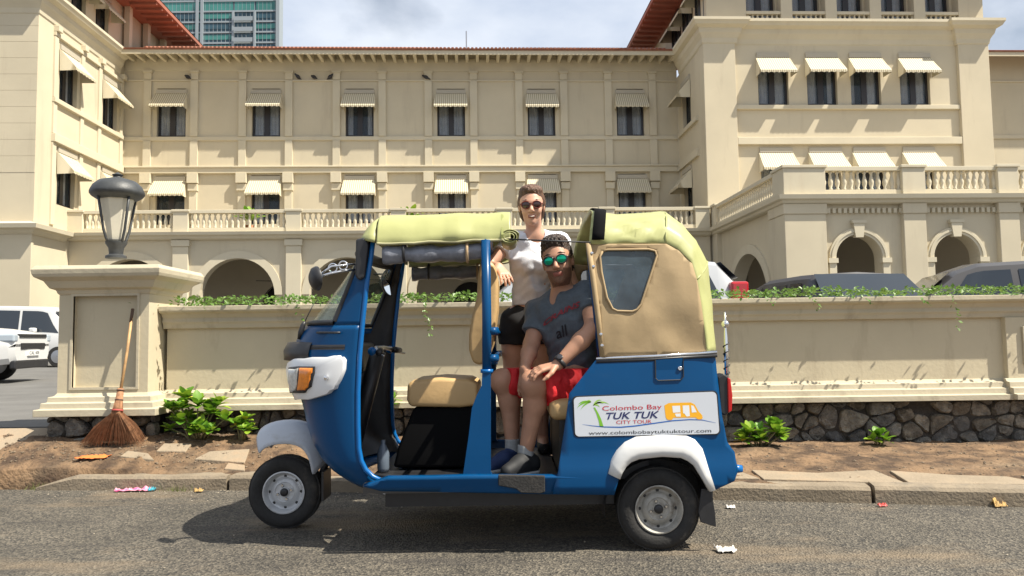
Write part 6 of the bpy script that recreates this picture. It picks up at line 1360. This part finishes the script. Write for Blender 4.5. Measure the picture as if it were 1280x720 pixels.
LEAF = leaf_mat('shrub_leaf', (.07, .19, .018), (.17, .33, .025), (.34, .46, .045)); LEAFY = mat('yellow_leaf', (.50, .44, .04), .5, .2, 20); STEMM = mat('plant_stem', (.20, .17, .08), .8)
VINE = leaf_mat('vine_leaf', (.05, .12, .02), (.12, .22, .035), (.30, .36, .07))
def leafmesh(w, m, cup=.25):
    rows = []
    for t in np.linspace(0, 1, 7):
        ww = w*(math.sin(math.pi*min(1, t**1.25*.86+.07)))*(1 if t > 0 else .3); z = -.16*t*t+.05*t
        rows.append([(s*ww, t, z+cup*abs(s)*ww) for s in (-1, -.5, 0, .5, 1)])
    mb = MB(); mb.grid(rows); return mesh_of(mb, m, smooth=True, fix=False)
LM = [leafmesh(.33, LEAF), leafmesh(.38, LEAF, .4), leafmesh(.30, LEAF, .15)]; LMY = leafmesh(.33, LEAFY); LMT = leafmesh(.2, LEAF, .1)
def shrub(label, heads, base_px, Y, seed, name='leafy_shrub', group='succulent shrubs along the wall foot'):
    R = random.Random(seed); b = aY(*base_px, Y); bz = verge_z(b[0], Y); t = thing(name, label, 'shrub', (b[0], Y, bz-.01), 0, group)
    for (px, py, dy, ln, n) in heads:
        h = aY(px, py, Y+dy); mid = np.array([(h[0]+b[0])/2, Y+dy*.6, (h[2]+bz)/2-.01]); MB().tube([(b[0]+(h[0]-b[0])*.3, Y, bz-.01), mid, h], [.009, .007, .005], 6).build('stem', STEMM, t, smooth=True)
        n = int(n*1.5)
        for k in range(n):
            a = k*2.4+R.uniform(-.3, .3); el = math.radians(R.uniform(-20, 30)+55*(k/n)); d = Vector((math.cos(a)*math.cos(el), math.sin(a)*math.cos(el), math.sin(el)))
            q = d.to_track_quat('Y', 'Z').to_euler(); s = ln*R.uniform(.85, 1.25); me = LMY if R.random() < .06 and k < 4 else R.choice(LM)
            inst('leaf', me, t, Vector(h)-Vector((0, 0, .012*(1-k/n))), q, (s, s, s))
    return t
RH = random.Random(44)
def bush(x0, x1, y0, y1, n, ln, k): return [(RH.uniform(x0, x1), y0+(y1-y0)*RH.random()**.8, RH.uniform(-.10, .06), ln*RH.uniform(.8, 1.15), k) for _ in range(n)]
shrub('bushy bright green shrub with yellowing leaves beside the broom', bush(208, 284, 506, 540, 9, .085, 8)+[(212, 510, 0, .085, 9), (232, 498, .02, .10, 11), (247, 506, -.03, .10, 10), (226, 525, -.06, .085, 8), (262, 516, 0, .10, 11), (272, 506, .04, .09, 9), (250, 532, -.08, .075, 8), (238, 540, -.05, .07, 6), (281, 524, -.02, .085, 8), (265, 537, -.07, .07, 7)], (248, 550), 6.16, 1)
shrub('low green shrub touching the bigger shrub by the broom', bush(292, 314, 528, 540, 4, .065, 6)+[(295, 530, 0, .075, 8), (307, 524, .02, .07, 8), (302, 536, -.04, .065, 7), (313, 534, 0, .06, 6)], (302, 546), 6.2, 2)
shrub('bright green rosette plant at the stone plinth behind the tail lamp', bush(928, 978, 538, 552, 5, .085, 6)+[(936, 541, 0, .10, 10), (952, 548, -.04, .08, 8), (968, 536, .02, .11, 11), (928, 550, -.02, .07, 7), (974, 546, -.03, .08, 7)], (950, 560), 6.18, 3)
shrub('small green sprout at the foot of the dark stone plinth, right of the rosette plant', [(1098, 545, 0, .09, 9), (1106, 549, -.03, .075, 7), (1092, 550, -.02, .07, 6)], (1100, 560), 6.2, 4)
shrub('green plant seen through the driver doorway', [(478, 494, 0, .11, 10), (484, 505, -.02, .09, 9), (475, 508, 0, .08, 8), (490, 498, .02, .08, 7)], (482, 545), 6.28, 6)
# trailing vine on top of the wall: leaves nobody could count
mb = MB(); R = random.Random(9)
def vleaf(p, d, s, roll):
    d = Vector(d).normalized(); up = Vector((0, 0, 1)); sd = d.cross(up)
    if sd.length < .01: sd = Vector((1, 0, 0))
    sd.normalize(); nn = sd.cross(d); sd = (sd*math.cos(roll)+nn*math.sin(roll)); nn = sd.cross(d); p = Vector(p)
    mb.add([p, p+d*s*.5+sd*s*.33+nn*s*.08, p+d*s, p+d*s*.5-sd*s*.33+nn*s*.08], [(0, 1, 2), (0, 2, 3)])
for i in range(5200):
    x = R.uniform(-2.85, 6.6); cl = .5+.5*mnoise.noise(Vector((x*1.7, 2, 0))); y = R.triangular(6.30, 6.78, 6.50)
    if R.random() > .35+.9*cl: continue
    hgt = (.03+.075*cl)*R.random()**.8*(1 if y > 6.36 else .5); vleaf((x, y, 1.374+hgt), (R.uniform(-1, 1), R.uniform(-1.1, .7), R.uniform(-.35, .6)), R.uniform(.026, .05), R.uniform(-.8, .8))
for px, L_, n in ((530, .30, 26), (1015, .13, 18), (1190, .30, 16), (430, .12, 12), (700, .1, 8), (1080, .08, 8), (960, .07, 8), (250, .06, 6), (1150, .1, 8), (370, .16, 10), (600, .09, 8)):
    x = float(aY(px, 385, 6.29)[0])
    for k in range(n):
        t = k/n; vleaf((x+.06*t+R.uniform(-.02, .02), 6.285+R.uniform(-.02, .015), 1.38-L_*t), (R.uniform(-1, 1), -.5, R.uniform(-1, .1)), R.uniform(.022, .042), R.uniform(-.8, .8))
for k in range(150): vleaf((R.choice([-2.4, -1.9, -1.1, .3, 1.9, 2.9, 3.2, 4.4])+R.gauss(0, .22), R.uniform(6.22, 6.30), R.uniform(1.365, 1.40)), (R.uniform(-1, 1), R.uniform(-1, 0), R.uniform(-.6, .3)), R.uniform(.03, .05), R.uniform(-.8, .8))
o = mb.build('trailing_vine', VINE, None, fix=False); tag(o, 'green trailing vine covering the top of the boundary wall', 'vine', kind='stuff')
# pot plants on the terrace
for px, lab in ((312, 'feathery green pot plant on the terrace between the first and second wing windows'), (511, 'small green pot plant on the terrace between the third and fourth wing windows')):
    p = bl(px, 262, 41.2); c, s = math.cos(TH), math.sin(TH); wx_, wy_ = p[0]*c-p[1]*s, p[0]*s+p[1]*c
    t = thing('pot_plant', lab, 'plant', (wx_, wy_, 6.78), 0, 'pot plants on the terrace', absolute=False); MB().lathe([(.2, 0), (.28, .5), (.26, .5)], 14).build('pot', mat('terracotta', (.35, .15, .08), .8), t, smooth=True)
    R = random.Random(px)
    for k in range(34):
        a = R.uniform(0, 6.28); el = R.uniform(.1, 1.3); d = Vector((math.cos(a)*math.cos(el), math.sin(a)*math.cos(el), math.sin(el))); s_ = R.uniform(.5, .85); inst('leaf', LMT, t, (d.x*.2, d.y*.2, .75+.2*R.random()), d.to_track_quat('Y', 'Z').to_euler(), (s_, s_, s_))
# ------------------------------------------------------------------ litter and loose bits
def crumple(name, label, cat, px, py, w, d, h, m, seed, zf=None, n=14):
    g = on_verge(px, py) if zf else aZ(px, py, .003); z = g[2]
    R = random.Random(seed); rows = []
    for j in range(8):
        row = []
        for i in range(n):
            u, v = i/(n-1)-.5, j/7-.5; e = 1+.25*mnoise.noise(Vector((u*4, v*4, seed))); row.append((g[0]+u*w*e, g[1]+v*d*e+.2*d*mnoise.noise(Vector((u*5, seed, 1))), z+.003+h*abs(mnoise.noise(Vector((u*7, v*6, seed+5))))*1.6*(1-abs(2*v)**3*.6)))
        rows.append(row)
    return tag(MB().grid(rows).build(name, m, None, smooth=True, solid=.002, fix=False), label, cat)
PINK = mat('pink_wrap', (.70, .05, .22), .35, scale=30, col2=(.75, .45, .50)); REDW = mat('red_wrap', (.62, .07, .06), .4); ORNG = mat('orange_net', (.75, .20, .05), .6); PAP = mat('white_paper', (.62, .60, .56), .7, .1, 20); DRYL = mat('dry_leaf', (.42, .27, .10), .8, .3, 20); TEAL = mat('teal_wrap', (.05, .30, .38), .4)
crumple('sweet_wrapper', 'bright pink crumpled wrapper lying in the gutter against the kerb', 'wrapper', 166, 614, .24, .05, .035, PINK, 3)
crumple('wrapper_scrap', 'small teal scrap at the end of the pink wrapper', 'wrapper', 190, 613.5, .05, .04, .03, TEAL, 4)
crumple('red_wrapper', 'small red wrapper on the dirt beside the pillar stones', 'wrapper', 83, 541, .11, .06, .04, REDW, 5, verge_z)
crumple('orange_net', 'tangled orange netting on the dirt in front of the broom', 'netting', 118, 572, .22, .14, .022, ORNG, 6, verge_z)
crumple('paper_scrap', 'crumpled white paper on the road behind the rear wheel', 'paper', 907, 689, .09, .07, .035, PAP, 7)
crumple('paper_scrap', 'small white paper near the kerb behind the mud flap', 'paper', 913, 635, .05, .04, .02, PAP, 8)
crumple('paper_scrap', 'flat white paper under the three wheeler floor', 'paper', 495, 616, .16, .12, .02, PAP, 10)
crumple('dry_leaf', 'curled brown leaf in the gutter below the right end of the kerb', 'leaf', 1248, 633, .07, .07, .05, DRYL, 9)
crumple('dry_leaf', 'tan scrap at the kerb joint beside the pink wrapper', 'leaf', 248, 615, .06, .04, .03, DRYL, 12)
crumple('red_scrap', 'small red scrap in the gutter behind the three wheeler', 'wrapper', 1103, 633, .05, .03, .02, REDW, 13)
mb = MB(); R = random.Random(21)   # gravel and crumbs of earth on the verge
def pebble(x, y, z, s):
    v = [(x+s*a*R.uniform(.6, 1.2), y+s*b*R.uniform(.6, 1.2), z+s*c*R.uniform(.5, 1)) for a, b, c in ((1, 0, 0), (0, 1, 0), (-1, 0, 0), (0, -1, 0), (0, 0, .8), (0, 0, -.5))]; mb.add(v, [(0, 1, 4), (1, 2, 4), (2, 3, 4), (3, 0, 4), (1, 0, 5), (2, 1, 5), (3, 2, 5), (0, 3, 5)])
for i in range(2600):
    x = R.uniform(-4.6, 5.4) if i % 3 else R.uniform(-4.4, -2.2); y = ykerb(x)+.17+(6.5-ykerb(x)-.17)*R.random(); pebble(x, y, verge_z(x, y)+.002, R.choice([.005, .006, .008, .011, .016]))
o = mb.build('verge_gravel', mat('gravel', (.15, .112, .075), .9, .4, 25, wpos=True), None, fix=False); tag(o, 'loose gravel and crumbs of earth on the verge', 'gravel', kind='stuff')
mb = MB()
for i in range(900): x = R.uniform(-4.5, 5); y = R.uniform(2.2, ykerb(x)); y = y if R.random() < .3 else ykerb(x)-abs(R.gauss(0, .12)); pebble(x, y, .003, R.choice([.003, .004, .005, .007]))
o = mb.build('road_grit', mat('grit', (.30, .26, .20), .9, .4, 25, wpos=True), None, fix=False); tag(o, 'scattered grit on the road and along the gutter', 'gravel', kind='stuff')
GRASS = mat('grass_blade', (.16, .18, .05), .8, .3, 20)
for px, py, n, sp, lab in ((1040, 625, 110, .10, 'dry grass tuft growing in the kerb joint behind the three wheeler'), (52, 612, 60, .07, 'small grass tuft at the sloping end of the kerb'), (225, 614, 40, .06, 'weed tuft at the kerb joint near the pink wrapper')):
    g = aZ(px, py, .0); mb = MB()
    for k in range(n):
        x, y = g[0]+R.gauss(0, sp), g[1]+R.gauss(0, .018); a = R.uniform(0, 6.28); h = R.uniform(.02, .065); mb.add([(x-.002, y, 0), (x+.002, y, 0), (x+.03*math.cos(a), y+.03*math.sin(a)*.5, h)], [(0, 1, 2)])
    tag(mb.build('grass_tuft', GRASS, None, fix=False), lab, 'grass', kind='stuff')
# birds resting on the wing's frieze ledge
BIRD = mat('bird_dark', (.03, .03, .035), .7)
c, s = math.cos(TH), math.sin(TH)
for px in (235, 373, 393, 412, 533):
    p = bl(px, 99, 45.86); x, y = p[0]*c-45.86*s, p[0]*s+45.86*c
    mb = MB(); mb.lathe([(.01, -.30), (.04, -.24), (.05, -.14), (.10, -.04), (.115, .06), (.09, .15), (.055, .19), (.065, .23), (.055, .28), (.012, .31), (.003, .36)], 10, ax='x'); 
    o = mb.build('pigeon', BIRD, None, smooth=True); o.location = (x, y, 16.90+.13); o.rotation_euler = (0, -.5, R.uniform(-1, 1)+(math.pi if px % 2 else 0)); tag(o, 'dark bird perched on the ledge high on the hotel wing', 'bird', 'birds on the ledge')
for o in bpy.data.objects:
    if '_off' in o: del o['_off']
